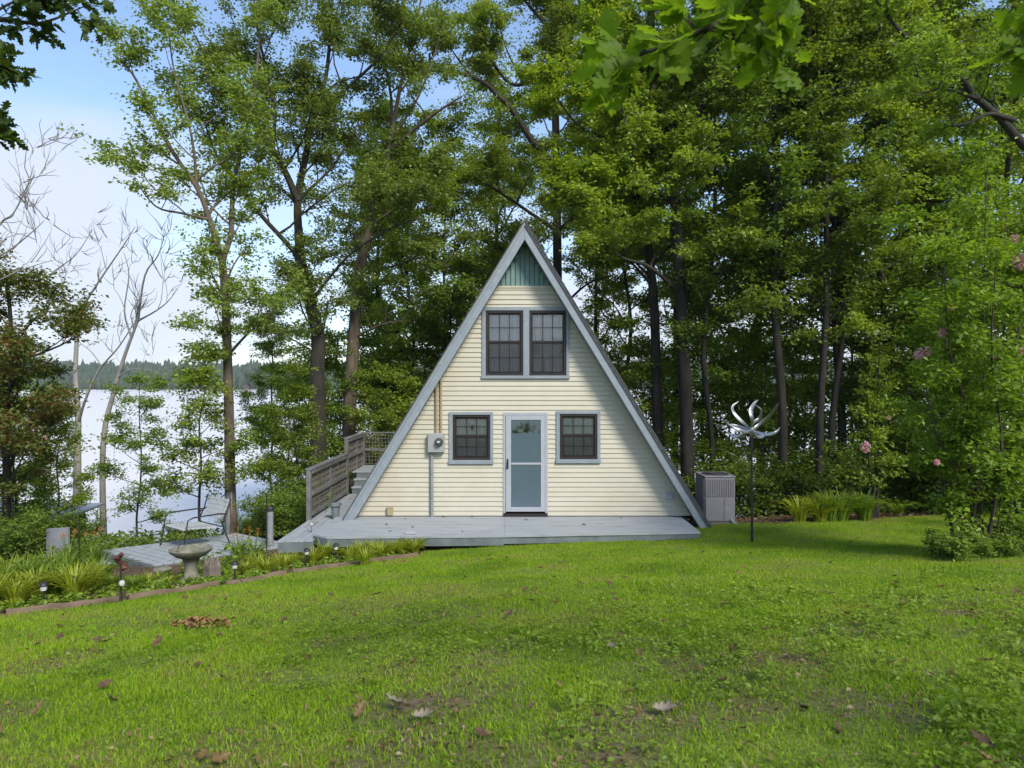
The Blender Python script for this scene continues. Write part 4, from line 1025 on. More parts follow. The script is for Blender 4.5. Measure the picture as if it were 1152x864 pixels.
# limb entering at the right edge: tree stands just outside the frame
b = Vector((10.6, 12.2, h1(10.6, 12.2)))
mains = [(smooth_path([b - Vector((0, 0, .2)), b + Vector((.05, .1, 3)), b + Vector((-.1, .3, 5.5)), P(1215, 210, 12.6)]), .2, .11, .85),
         (pxpath([(1215, 210, 12.6), (1152, 163, 12.5), (1127, 135, 12.5), (1099, 111, 12.4), (1082, 90, 12.4), (1047, 66, 12.3), (1009, 31, 12.2), (985, 0, 12.1)]), .09, .02, .25),
         (pxpath([(1140, 135, 12.5), (1113, 128, 12.3), (1090, 138, 12.2), (1071, 142, 12.1)]), .045, .02, .3),
         (pxpath([(1099, 111, 12.4), (1060, 100, 12.0), (1030, 108, 11.8)]), .03, .012, .2),
         (pxpath([(1215, 210, 12.6), (1230, 80, 12.8), (1210, -60, 13), (1180, -180, 13)]), .14, .03, .3),
         (pxpath([(1228, 100, 12.8), (1300, 0, 13.4), (1380, -80, 13.8)]), .1, .03, .2)]
tree('deciduous_tree', b, mains, M['leaf_dark'], M['bark'], 'tree at the right edge sending a dark bare limb into the upper right corner', 'tree', BK, rng=rr_(8),
     n_br=13, br_len=(.7, 1.9), bare=.3, n_sub=5, n_tw=5, tw_len=.4, nl=20, leaf=.10, jit=.10, el=(0, .7))

# forest prototypes, copied along the bank
def proto(seed, h, r0, lean, limbs, kw):
    rng = rr_(seed); b = Vector((0, 0, 0))
    pts = [Vector((0, 0, -.4))]
    for k in range(1, 7):
        z = h * k / 6; pts.append(Vector((lean[0] * z + rng.normal(0, .12), lean[1] * z + rng.normal(0, .12), z)))
    tk = smooth_path(pts, 3)
    mains = [(tk, r0, r0 * .22, kw.pop('tb'))]
    for k in range(limbs):
        t = rng.uniform(.4, .9); p, tg = at(tk, t); a = k * 2.4 + rng.uniform(-.4, .4)
        L_ = rng.uniform(2.2, 4.2) * (1.15 - .5 * t)
        mains.append((shoot(rng, p, np.array([math.cos(a), math.sin(a), rng.uniform(.45, 1.2)]), L_, 7, .12, .06), r0 * .4 * (1.1 - t * .5), .02, .15))
    return mains, rng
PROTO = []
specs = [(31, 18, .135, (.01, .0), 6, dict(tb=.3, n_br=16, br_len=(1.4, 3.0), bare=.3, n_sub=6, n_tw=5, tw_len=.6, nl=34, leaf=.122, jit=.115, el=(-.15, .5)), 'leaf_dark'),
         (32, 17, .11, (-.02, .01), 4, dict(tb=.27, n_br=17, br_len=(1.2, 2.6), bare=.3, n_sub=6, n_tw=5, tw_len=.6, nl=34, leaf=.122, jit=.115, el=(-.2, .4)), 'leaf_mid'),
         (33, 19, .17, (.02, -.01), 7, dict(tb=.2, n_br=16, br_len=(1.5, 3.4), bare=.3, n_sub=6, n_tw=5, tw_len=.65, nl=34, leaf=.125, jit=.15, el=(-.1, .6)), 'leaf_mid'),
         (34, 14, .085, (.0, .02), 2, dict(tb=.3, n_br=19, br_len=(.9, 2.1), bare=.25, n_sub=6, n_tw=5, tw_len=.5, nl=34, leaf=.118, jit=.13, el=(-.25, .35)), 'leaf_dark')]
FOREST = [  # px, distance, prototype, scale, label
    (802, 19.5, 3, 1.05, 'slender dark trunk between the thick trunk and the air conditioner'),
    (879, 18.6, 0, 1.0, 'straight dark trunk right behind the wind spinner pole'),
    (922, 18.2, 1, 1.0, 'left one of three close thin trunks behind the lilies beside the lawn'),
    (935, 18.9, 3, 1.2, 'middle one of three close thin trunks behind the lilies beside the lawn'),
    (946, 19.4, 0, .95, 'right one of three close thin trunks behind the lilies beside the lawn'),
    (987, 19.5, 1, .95, 'tall tree behind the pink hibiscus shrub at the lawn edge'),
    (855, 24, 2, 1.0, 'leafy tree on the bank between air conditioner and spinner'),
    (1035, 21, 2, .9, 'tall tree behind the left side of the pink crepe myrtle'),
    (1085, 23, 0, 1.0, 'shaded tree deep behind the middle of the pink crepe myrtle'),
    (1135, 19, 1, 1.05, 'tree behind the right side of the pink crepe myrtle'),
    (1190, 22, 2, 1.0, 'farthest right tree of the bank, its crown at the photo edge'),
    (705, 26, 1, 1.0, 'tree on the shore seen over the right roof slope'),
    (560, 29, 2, 1.05, 'distant tree behind the cabin, left of the peak'),
    (505, 26, 3, 1.15, 'leafy tree rising behind the left roof slope'),
    (462, 25.5, 1, .95, 'tree behind the deck between pale forked tree and roof'),
    (428, 27, 0, .98, 'shaded tree farther down the bank left of the cabin'),
    (665, 30, 0, 1.05, 'farthest tree down the bank, right of the cabin peak'),
    (310, 27, 3, .75, 'small tree near the water between the two forked trunks'),
    (760, 27, 2, 1.05, 'distant tree near the shore behind the thickest trunk')]
made = {}
rg = rr_(99)
for px, Y, k, sc_, lab in FOREST:
    p = GX(px, Y); p.z -= .1; rz = rg.uniform(0, 6.28)
    if k not in made:
        sd_, h_, r0_, ln_, nl_, kw_, lm_ = specs[k]
        mains, rn = proto(sd_, h_, r0_, ln_, nl_, kw_)
        made[k] = tree('deciduous_tree', (0, 0, 0), mains, M[lm_], M['bark'], lab, 'tree', BK, rng=rn, **kw_)
        made[k].location = p; made[k].rotation_euler[2] = rz; made[k].scale = (sc_,) * 3
    else: dup(made[k], p, rz, sc_, lab)

# dead bleached trees at left
def dead(b, mains, label, seed):
    root = thing('dead_tree', b, label, 'tree', 'bare dead trees by the water')
    bb_ = np.array(b)
    T, _ = grow(rr_(seed), [(np.asarray(p) - bb_, r0 * .68, r1 * .6, br) for p, r0, r1, br in mains], n_br=13, br_len=(.8, 2.0), bare=.35, n_sub=4, n_tw=3, tw_len=.5, el=(.7, 1.3), dead=True, lift=.1)
    link('trunk', T.mesh('trunk'), M['bark_dead'], root)
YD = 21
b = GX(86, YD)
dead(b, [(smooth_path([b - Vector((0, 0, .2)), P(87, 540, YD), P(87, 498, YD), P(88, 470, YD), P(85, 417, YD), P(87, 373, YD)]), .19, .09, .9),
         (pxpath([(87, 373, YD), (93, 347, YD), (111, 317, 20.8), (139, 276, 20.6), (152, 255, 20.5)]), .07, .012, .3),
         (pxpath([(87, 373, YD), (74, 343, 21.1), (70, 320, 21.2), (66, 300, 21.3)]), .05, .01, .3),
         (pxpath([(74, 352, YD), (50, 334, 20.7), (56, 310, 20.6), (85, 287, 20.4), (104, 258, 20.3)]), .05, .012, .3),
         (pxpath([(88, 476, YD), (96, 450, 20.7), (111, 417, 20.5), (133, 391, 20.2), (150, 365, 20)]), .07, .02, .5)], 'bleached dead tree with wide bare forks at the left shore', 51)
b = GX(117, 19.8)
dead(b, [(smooth_path([b - Vector((0, 0, .2)), P(116, 500, 19.8), P(130, 435, 19.8), P(141, 398, 19.8), P(155, 361, 19.8)]), .13, .06, .9),
         (pxpath([(155, 361, 19.8), (163, 310, 19.7), (178, 287, 19.6), (186, 260, 19.5)]), .05, .01, .25),
         (pxpath([(155, 361, 19.8), (175, 350, 19.6), (189, 339, 19.5), (200, 325, 19.4)]), .04, .01, .2),
         (pxpath([(132, 425, 19.8), (150, 415, 19.5), (170, 417, 19.4)]), .03, .01, .3),
         (pxpath([(148, 380, 19.8), (140, 350, 20), (145, 310, 20.2), (140, 285, 20.3)]), .045, .01, .3)], 'thinner dead tree leaning right with bare twigs at the left shore', 52)
b = Vector((-10.6, 13.0, h1(-10.6, 13.0)))
dead(b, [(smooth_path([b - Vector((0, 0, .2)), P(-30, 480, 13), P(-40, 380, 13), P(-30, 300, 13), P(-25, 240, 13), P(-30, 150, 13)]), .11, .03, .5),
         (pxpath([(-30, 300, 13), (0, 252, 12.8), (15, 240, 12.7), (31, 208, 12.6), (38, 186, 12.5)]), .035, .008, .3),
         (pxpath([(-30, 300, 13), (5, 285, 12.7), (35, 262, 12.5), (50, 248, 12.4)]), .03, .008, .3),
         (pxpath([(-28, 330, 13), (10, 310, 12.7), (35, 300, 12.5), (62, 292, 12.4)]), .025, .008, .3)], 'bare grey branches reaching in at the left edge above the russet tree', 53)

# russet tree at the left edge
b = Vector((-10.9, 14.6, h1(-10.9, 14.6)))
mains = [(smooth_path([b - Vector((0, 0, .2)), b + Vector((.1, 0, 1.5)), b + Vector((.0, .1, 3)), b + Vector((.2, 0, 4.6)), b + Vector((.1, 0, 6.3))]), .10, .03, .2)]
for k in range(5):
    p, tg = at(mains[0][0], .3 + .14 * k); a = k * 2.4 - .6; mains.append((shoot(rr_(60 + k), p, np.array([math.cos(a), math.sin(a), .5]), 1.9 - .15 * k, 6, .12, .03), .04, .01, .2))
tree('deciduous_tree', b, mains, M['leaf_red'], M['bark'], 'small russet tinged tree at the left edge above the shed', 'tree', BK, rng=rr_(9), n_br=26, br_len=(.9, 2.2), bare=.2, n_sub=6, n_tw=6, tw_len=.45, nl=26, leaf=.10, lw=.55, jit=.11, el=(-.2, .5))

# understory saplings
SG = 'understory saplings under the tall trees'
SAP = [(155, 16.6, 0, .72, 'sapling behind the platform steps, in front of the thinner dead tree'), (226, 17.4, 1, .85, 'leafy sapling just left of the sleeved trunk'), 
        (22, 15.4, 0, .85, 'dense sapling in front of the shed roof'), (66, 16.4, 1, .6, 'small sapling at the right corner of the shed roof'), (14, 19, 1, .85, 'tall sapling behind the shed at the left edge'),
       (335, 20, 1, .78, 'sapling behind the near end of the walkway railing'), (385, 23.4, 0, 1.0, 'leafy sapling behind the upper railing'), (425, 23.2, 1, .9, 'sapling beyond the upper railing nearest the roof'),
       (820, 21.5, 1, .9, 'sapling behind the air conditioner'), (862, 20.5, 0, .8, 'sapling right behind the wind spinner'), (905, 21, 1, .85, 'sapling behind the lily clumps by the lawn'),
       (965, 19.5, 0, .9, 'sapling left of the hibiscus at the lawn edge'), (1025, 18.3, 1, 1.05, 'sapling in the gap between hibiscus and crepe myrtle'), (1075, 17.5, 0, 1.15, 'sapling just behind the crepe myrtle stems'),
       (1130, 16.5, 1, 1.15, 'sapling behind the right half of the crepe myrtle'), (318, 24, 0, 1.15, 'sapling down the bank behind the crooked trunk, left side'), (352, 25, 1, 1.25, 'tall sapling down the bank directly behind the crooked trunk'), (402, 25.5, 0, 1.4, 'tall sapling behind the pale forked trunk'), (440, 25, 1, 1.3, 'tall sapling down the bank behind the upper railing end'), (478, 26, 0, 1.5, 'tallest sapling down the bank beside the left roof slope'), (505, 26.5, 1, 1.7, 'tallest leafy sapling showing above the left roof slope'), (425, 27, 0, 1.8, 'tall sapling filling the gap behind the pale forked trunk'), (845, 23, 1, 1.6, 'tall sapling in the wood behind the spinner blades'), (900, 22.5, 0, 1.6, 'tall sapling between spinner and the three thin trunks'), (958, 23, 1, 1.6, 'tall sapling behind the three thin trunks'), (1005, 22, 0, 1.6, 'tall sapling behind the hibiscus'), (790, 24.5, 1, 1.6, 'tall sapling behind the thick trunk'), (1050, 21, 1, 1.6, 'tall sapling deep behind the crepe myrtle'), (1180, 15.5, 0, 1.2, 'sapling at the right photo edge'), (752, 21.5, 0, .8, 'sapling between right eave and the thick trunk'),
       (725, 21.5, 1, 1.0, 'sapling showing over the lower right roof slope')]
smade = {}
sspec = [dict(n_br=24, br_len=(.7, 1.7), bare=.15, n_sub=6, n_tw=5, tw_len=.42, nl=26, leaf=.105, lw=.55, jit=.11, el=(-.3, .3)), dict(n_br=26, br_len=(.8, 1.9), bare=.12, n_sub=6, n_tw=5, tw_len=.42, nl=26, leaf=.11, lw=.6, jit=.12, el=(-.3, .35))]
for px, Y, k, sc_, lab in SAP:
    p = GX(px, Y); p.z -= .05; rz = rg.uniform(0, 6.28)
    if k not in smade:
        r_ = rr_(70 + k); hgt = (5.6, 6.2)[k]
        tk = smooth_path([Vector((0, 0, -.3))] + [Vector((r_.normal(0, .1), r_.normal(0, .1), hgt * j / 5)) for j in range(1, 6)], 3)
        smade[k] = tree('sapling', (0, 0, 0), [(tk, .045, .01, .15)], M[('leaf_shrub', 'leaf_mid')[k]], M['bark'], lab, 'sapling', SG, rng=r_, **sspec[k])
        smade[k].location = p; smade[k].rotation_euler[2] = rz; smade[k].scale = (sc_,) * 3
    else: dup(smade[k], p, rz, sc_, lab)

# shrubs: several short stems
HG = 'green shrubs along the bank'
SHR = [(0, 13.6, .7, 'dense shrub at the left edge below the russet tree'), (38, 15.2, .66, 'shrub in front of the shed wall'), (64, 15.6, .42, 'low shrub below the right end of the tin roof'), (88, 16.8, .5, 'shrub right of the grey panel'), (8, 16.4, .8, 'large shrub hiding the shed wall'),
       (275, 18.6, .5, 'shrub at the foot of the sleeved trunk'), (315, 17.6, .7, 'shrub between the grey post and walkway railing'), (335, 16.9, .7, 'shrub just outside the near railing post'), (300, 20.5, .6, 'shrub on the slope left of the railing'),
       (370, 22.8, 1.1, 'bushy shrub behind the walkway railing'), (410, 22.9, 1.2, 'bushy shrub behind the upper deck railing'), (445, 23.4, 1.2, 'bushy shrub at the eave behind the upper railing'),
       (843, 18.2, .95, 'dark shrub right of the air conditioner'), (875, 18.9, 1.0, 'dark shrub behind the spinner pole'), (915, 18.4, 1.0, 'dark shrub behind the lily clumps'), (955, 18.8, 1.1, 'dark shrub left of the hibiscus'),
       (805, 18.2, .8, 'dark shrub directly behind the air conditioner'), (1015, 19, 1.0, 'shrub behind the brown leaf litter right of the hibiscus'), (1060, 18, 1.05, 'shrub behind the crepe myrtle stems'), (1110, 17, 1.1, 'shrub at right behind the crepe myrtle'), (1155, 15.4, 1.2, 'shrub at the right photo edge behind the crepe myrtle'), (1000, 21.5, 1.3, 'shrub low on the bank by the water right of the hibiscus'),
       (758, 20.3, .75, 'shrub at the lower end of the right eave'), (205, 19.5, .45, 'shrub on the slope behind the patio chair'), (50, 21.2, .8, 'shrub behind the shed roof')]
shm = None
for j, (px, Y, sc_, lab) in enumerate(SHR):
    p = GX(px, Y); p.z -= .05; rz = rg.uniform(0, 6.28)
    if shm is None:
        r_ = rr_(81); mains = []
        for k in range(7):
            a = k * 2.4; mains.append((shoot(r_, np.array([.12 * math.cos(a), .12 * math.sin(a), -.1]), np.array([math.cos(a) * .5, math.sin(a) * .5, 1]), r_.uniform(1.5, 2.3), 6, .1, .04), .02, .006, .1))
        shm = tree('shrub', (0, 0, 0), mains, M['leaf_shrub'], M['bark'], lab, 'shrub', HG, rng=r_, n_br=42, br_len=(.4, .95), bare=.08, n_sub=4, n_tw=4, tw_len=.3, nl=10, leaf=.10, lw=.6, jit=.09, el=(-.3, .4))
        shm.location = p; shm.scale = (sc_,) * 3
    else: dup(shm, p, rz, (sc_ * rg.uniform(.9, 1.15), sc_ * rg.uniform(.9, 1.15), sc_), lab)

# crepe myrtle with pink panicles
b = G(1088, 622); Yb = b.y
rng = rr_(90); mains = []
for k, (px0, px1, py1, dy) in enumerate([(1080, 1050, 260, -.3), (1090, 1085, 200, .2), (1096, 1110, 190, -.2), (1100, 1135, 210, .4), (1084, 1030, 330, .5), (1106, 1165, 240, -.3), (1076, 1062, 300, -.6), (1092, 1120, 300, -.7), (1068, 1040, 420, -.4), (1098, 1180, 330, .1)]):
    p0 = Vector(((px0 - CX) / FPX * Yb, Yb + dy * .4, b.z - .1)); p1 = P(px1, py1, Yb + dy * 2.2); md = p0.lerp(p1, .4); md.x = p0.x * .7 + md.x * .3
    mains.append((smooth_path([p0, md, p0.lerp(p1, .72), p1], 4), .026, .007, .15))
for k, (dx_, px1, py1, dy) in enumerate([(-.25, 1052, 520, -.5), (-.1, 1075, 500, -.7), (.1, 1100, 480, -.8), (.3, 1132, 510, -.6), (.45, 1158, 480, -.3)]):
    p0 = b + Vector((dx_, dy * .3, -.1)); p1 = P(px1, py1, Yb + dy); mains.append((smooth_path([p0, p0.lerp(p1, .5) + Vector((0, 0, .1)), p1], 4), .016, .006, .12))
cm = tree('crepe_myrtle', b, mains, M['leaf_myrtle'], M['bark_myrtle'], 'many stemmed crepe myrtle with pink blooms at the right of the lawn', 'tree', rng=rng, n_br=17, br_len=(.4, 1.0), bare=.2, n_sub=6, n_tw=5, tw_len=.33, nl=16, leaf=.085, lw=.55, jit=.075, el=(-.1, .8))
def bloom(parent, c, r, n=170, seed=1, mat='pink', nm='flower_cluster'):
    g = rr_(seed); d = unit(g.normal(0, 1, (n, 3))); C = np.array(c) - np.array(parent['_b']) + d * r * g.uniform(.4, 1, (n, 1)) * np.array([.8, .8, 1.1])
    link(nm, leaves_mesh(nm, C, d + g.normal(0, .4, (n, 3)), g.normal(0, 1, (n, 3)), np.full(n, r * .42), np.full(n, r * .4)), M[mat], parent)
for k, (px, py, r, dy) in enumerate([(1148, 295, .14, -.6), (1067, 345, .10, -.9), (1060, 375, .07, -1), (1035, 399, .10, -.7), (1121, 400, .09, -1.1), (1054, 520, .05, -1.), (1142, 268, .07, -.5), (1150, 395, .06, -.8), (1044, 395, .07, -.75)]):
    bloom(cm, P(px, py, Yb + dy), r * .78, seed=k)
# low skirt of shoots round its foot
r_ = rr_(83); mains = []
for k in range(9):
    a = k * 2.4; mains.append((shoot(r_, np.array([.1 * math.cos(a), .1 * math.sin(a), -.05]), np.array([math.cos(a) * .9, math.sin(a) * .9, .8]), r_.uniform(.35, .75), 5, .2, .05), .008, .003, .1))
lowp = None
for k, (px, py, sc_, lab) in enumerate([(1068, 628, .55, 'low dark shoots at the left foot of the crepe myrtle'), (1092, 630, .6, 'low dark shoots in front of the crepe myrtle stems'), (1122, 626, .6, 'low dark shoots at the right foot of the crepe myrtle'), (1150, 622, .8, 'low dark bush right of the crepe myrtle at the photo edge'), (1175, 618, .95, 'low dark bush just beyond the right photo edge')]):
    if lowp is None:
        lowp = tree('shrub', (0, 0, 0), mains, M['leaf_dark'], M['bark'], lab, 'shrub', 'low shoots round the crepe myrtle', rng=r_, n_br=85, br_len=(.15, .4), bare=.1, n_sub=4, n_tw=4, tw_len=.16, nl=7, leaf=.075, lw=.6, jit=.05, el=(-.3, .7))
        lowp.location = G(px, py); lowp.scale = (sc_,) * 3
    else: dup(lowp, G(px, py), k * 1.3, (sc_ * 1.1, sc_ * 1.1, sc_), lab, 'low shoots round the crepe myrtle')
# hibiscus
b = GX(984, 15.9); rng = rr_(91); mains = []
for k, (px1, py1) in enumerate([(975, 420), (990, 380), (1000, 440), (968, 470), (984, 450)]):
    p1 = P(px1, py1, 15.9 + (k - 2) * .15); mains.append((smooth_path([b + Vector((.04 * (k - 2), 0, -.1)), (b + Vector((.05 * (k - 2), 0, 0))).lerp(p1, .5), p1], 4), .028, .008, .22))
hb = tree('hibiscus_shrub', b, mains, M['leaf_mid'], M['bark'], 'tall narrow hibiscus with a pink flower at the edge of the leaf litter', 'shrub', rng=rng, n_br=22, br_len=(.3, .7), bare=.2, n_sub=4, n_tw=4, tw_len=.25, nl=10, leaf=.09, lw=.65, jit=.07, el=(-.1, .6))
for k, (px, py, r) in enumerate([(974, 503, .10), (931, 353, .09), (1000, 470, .04)]):
    if k != 1: bloom(hb, P(px, py, 15.3), r, 90, 30 + k)

# lily clumps
def lily_proto(seed, n, h, mat, bloom_=False):
    g = rr_(seed); V = []; Fq = []
    for k in range(n):
        a = g.uniform(0, 6.28); r0 = g.uniform(0, .12); l = h * g.uniform(.65, 1.15); out = g.uniform(.4, 1.12); w = g.uniform(.011, .018)
        px_, py_ = r0 * math.cos(a), r0 * math.sin(a); tx_, ty_ = -math.sin(a), math.cos(a); o = len(V)
        for j in range(6):
            t = j / 5; rr2 = out * l * (t ** 1.5) * .75; zz = l * (t * 1.15 - .55 * out * t ** 2.6); ww = w * (1 - t ** 2.2) + .001
            x, y = px_ + math.cos(a) * rr2, py_ + math.sin(a) * rr2
            V += [(x - tx_ * ww, y - ty_ * ww, zz + .004), (x, y, zz - .004), (x + tx_ * ww, y + ty_ * ww, zz + .004)]
        for j in range(5):
            i = o + j * 3; Fq += [(i, i + 1, i + 4, i + 3), (i + 1, i + 2, i + 5, i + 4)]
    root = thing('daylily_clump', (0, 0, 0), '', 'plant')
    me = npmesh('strap_leaves', np.array(V), np.array(Fq).ravel(), np.arange(len(Fq)) * 4); link('strap_leaves', me, M[mat], root)
    if bloom_:
        q = MB(); tips = []
        for k in range(4):
            a = k * 1.7; e = Vector((.14 * math.cos(a), .14 * math.sin(a), h * 1.15 + .05 * k)); q.tube([(0, 0, 0), e * .6 + Vector((0, 0, .05)), e], .006, 5); tips.append(e)
        part('flower_stalk', q, M['lily_dark'], root)
        for k, e in enumerate(tips): bloom(root, e, .05, 22, 200 + k, 'orange', 'lily_flower')
    return root
LP = [lily_proto(1, 110, .62, 'lily'), lily_proto(2, 100, .55, 'lily'), lily_proto(3, 110, .7, 'lily_dark'), lily_proto(4, 60, .55, 'lily_dark', True)]
used = set()
def lily(p, k, sc_, lab, grp='daylily clumps in the bed behind the timbers'):
    rz = rg.uniform(0, 6.28)
    if k not in used: used.add(k); o = LP[k]; o.location = p; o.rotation_euler[2] = rz; o.scale = (sc_,) * 3; o['label'] = lab; o['group'] = grp
    else:
        o = dup(LP[k], p, rz, sc_, lab, grp)
    return o
zl = 'yellow-green strappy daylily in the bed at the far left, around the leftmost solar light'
for px, py in ((58, 648), (74, 650), (66, 656), (-30, 676), (-8, 684), (5, 672), (18, 682), (28, 668), (40, 676), (62, 672), (72, 664), (84, 672), (55, 660), (12, 660), (100, 668), (112, 660), (36, 655)):
    lily(G(px, py), int(rg.integers(0, 3)), rg.uniform(.75, 1.0), zl)
zl = 'strappy daylily in the bed between platform steps and bird bath'
for px, py in ((150, 664), (168, 660), (126, 662), (190, 660)): lily(G(px, py), int(rg.integers(0, 3)), rg.uniform(.32, .45), zl)
zl = 'bright strappy daylily in the bed between the stump and the grey post'
for px, py in ((262, 640), (276, 646), (290, 640), (300, 646), (312, 638), (284, 632), (322, 640), (330, 634)): lily(G(px, py), int(rg.integers(0, 3)), rg.uniform(.36, .56), zl)
zl = 'yellow-green strappy daylily in front of the left part of the deck skirt'
for px, py in ((352, 635), (364, 632), (392, 632), (405, 629), (418, 628), (428, 630), (440, 626), (452, 625), (462, 622), (466, 624), (410, 636)): lily(G(px, py), int(rg.integers(0, 2)), rg.uniform(.55, .72), zl)
zl = 'orange flowering daylily left of the platform steps'
for px, py in ((76, 640), (104, 640)): lily(GX(px, 14.2), 3, .95, zl)
zl = 'orange flowering daylily at the right end of the platform'
for px, py in ((268, 630), (286, 630)): lily(G(px, py), 3, .8, zl)
for px, py, k, lab in ((900, 585, 1, 'left lily clump at the lawn edge right of the spinner'), (922, 583, 0, 'second lily clump at the lawn edge right of the spinner'), (946, 582, 2, 'third lily clump at the lawn edge, darker green'), (972, 582, 2, 'rightmost lily clump next to the hibiscus'), (934, 578, 2, 'taller lily clump behind the row right of the spinner')):
    lily(GX(px, 15.5), k, 1.15, lab, 'lily clumps beside the mulch at right')
# fern by the litter
g = rr_(17); fb = G(1010, 581); q = [[], [], [], [], []]
for k in range(12):
    a = k * .55; L_ = .55
    for j in range(26):
        t = j / 26; base_ = np.array([math.cos(a) * L_ * t, math.sin(a) * L_ * t, .1 + .25 * math.sin(t * 2.4)])
        for s in (-1, 1):
            q[0].append(base_); q[1].append([-math.sin(a) * s + .4 * math.cos(a), math.cos(a) * s + .4 * math.sin(a), -.1]); q[2].append([0, 0, 1]); q[3].append(.11 * (1 - t) + .015); q[4].append(.022)
fr = thing('fern', fb, 'low bright fern on the leaf litter right of the hibiscus', 'plant')
link('fronds', leaves_mesh('fronds', *[np.array(v, float) for v in q]), M['leaf_myrtle'], fr)

# ================================================================== GROUND COVER, LAWN, LITTER
def scatter(n, x0, x1, y0, y1, mask, g, margin=1.5):
    x = g.uniform(x0, x1, n); y = g.uniform(y0, y1, n)
    k = (np.abs(x) < y * .76 + margin) & (g.random(n) < mask(x, y)); return x[k], y[k]
g = rr_(5)
def bushes(name, xs, ys, hgt, nl, size, mat, label, zoff=0):
    n = len(xs); z = H(xs, ys); hh = hgt * g.uniform(.5, 1.2, n)
    C = np.stack([np.repeat(xs, nl), np.repeat(ys, nl), np.repeat(z, nl)], -1); hr = np.repeat(hh, nl)
    f = g.uniform(.1, 1, n * nl); C[:, 2] += hr * f; s = np.repeat(hh, nl) * .55 * np.sqrt(np.clip(1 - (f - .4) ** 2 * 1.6, .1, 1))
    C[:, :2] += g.normal(0, .5, (n * nl, 2)) * s[:, None]
    D = g.normal(0, 1, (n * nl, 3)); D[:, 2] = D[:, 2] * .4 + .05
    Nn = np.array([0, 0, 1.]) + g.normal(0, .5, (n * nl, 3)); Ln = size * g.uniform(.6, 1.3, n * nl)
    tag(link(name, leaves_mesh(name, C, D, Nn, Ln, Ln * .6), M[mat]), label, None, kind='stuff')
# bed fill
def mbed(x, y): return ((x < ex[-1] + .1) & (y > np.interp(x, ex, ey) + .15) & (y < np.interp(x, ex, ey) + 3.2) & ~((x > -4.7) & (y > 13.2))).astype(float) * .8
def off_platform(x, y, m=0):
    d = np.stack([x - A.x, y - A.y], -1); u_ = np.array(ab.normalized()); v_ = np.array(ad_.normalized())
    a_ = d @ u_; b_2 = d @ v_; return ~((a_ > -.8 - m) & (a_ < ab.length + .05 + m) & (b_2 > -.05 - m * .2) & (b_2 < ad_.length + .05 + m * 1.6))
x, y = scatter(3400, -13, -1.6, 8, 16.5, lambda x, y: mbed(x, y) * off_platform(x, y), g, 2)
bushes('bed_groundcover', x, y, .11, 22, .065, 'cover', 'low leafy ground cover in the flower bed')
def mslope(x, y):
    inside = (x > -4.8) & (x < 4.9) & (y < 24.8)
    r_ = ((x < -3) & (y > np.interp(x, ex, ey) + 2.6)) | ((x > 4.9) & (y > 17.2 + .2 * np.sin(x * 2)))
    r_ = r_ | (y > 25)
    return (r_ & ~inside & ~((x > -4.9) & (x < -2.3) & (y > 13) & (y < 21.4)) & ~((x < -11) & (y > 16.8) & (y < 20.6)) & off_platform(x, y, .9)).astype(float)
x, y = scatter(5200, -22, 24, 12, 28, mslope, g, 2.5)
bushes('undergrowth', x, y, .45, 28, .10, 'leaf_shrub', 'leafy undergrowth covering the bank down to the lake')

# lawn blades
def lawn_d(x, y): return lawn_mask(x, y) * (1 - .93 * bare_mask(x, y)) * (.5 + .5 * np.clip(fbm(x * 3, y * 3, 12, 3) * 2.2 - .55, 0, 1)) * ~((x > -4.1) & (x < 3.86) & (y > 13.42 + .04 * (x + 4)))
def blades(name_parts, x, y, h, w, g, seg3):
    n = len(x); z = H(x, y); a = g.uniform(0, 6.28, n); lean = g.uniform(.05, .95, n) ** 1.2; b_ = g.uniform(0, 6.28, n)
    tall = .55 + .9 * fbm(x * 1.3, y * 1.3, 61, 3); hh = h * tall * g.uniform(.5, 1.25, n)
    B0 = np.stack([x, y, z - .01], -1); sd = np.stack([np.cos(a), np.sin(a), np.zeros(n)], -1) * (w * g.uniform(.7, 1.2, n))[:, None]
    tip = B0 + np.stack([np.cos(b_) * lean * hh, np.sin(b_) * lean * hh, hh * (1 - .35 * lean)], -1)
    mid = B0 + np.stack([np.cos(b_) * lean * hh * .3, np.sin(b_) * lean * hh * .3, hh * .55], -1)
    if seg3:
        Vv = np.stack([B0 - sd, B0 + sd, mid + sd * .8, tip, mid - sd * .8], 1); f = np.array([0, 1, 2, 4, 4, 2, 3]); k = 5
        loops = (np.arange(n)[:, None] * k + f[None]).ravel(); st = (np.arange(n)[:, None] * 7 + np.array([[0, 4]])).ravel()
    else:
        Vv = np.stack([B0 - sd, B0 + sd, tip], 1); loops = np.arange(n * 3); st = np.arange(n) * 3
    return npmesh(name_parts, Vv.reshape(-1, 3), loops, st)
gx_ = rr_(6)
x, y = scatter(460000, -7, 7, 1.6, 6.2, lawn_d, gx_, .8)
tag(link('grass', blades('grass', x, y, .046, .0034, gx_, True), M['grass']), 'short lawn grass in the foreground', None, kind='stuff')
x, y = scatter(950000, -13.5, 13.5, 6, 16.5, lawn_d, gx_, 1.)
tag(link('grass', blades('grass', x, y, .050, .0060, gx_, False), M['grass']), 'lawn grass running up to the cabin', None, kind='stuff')
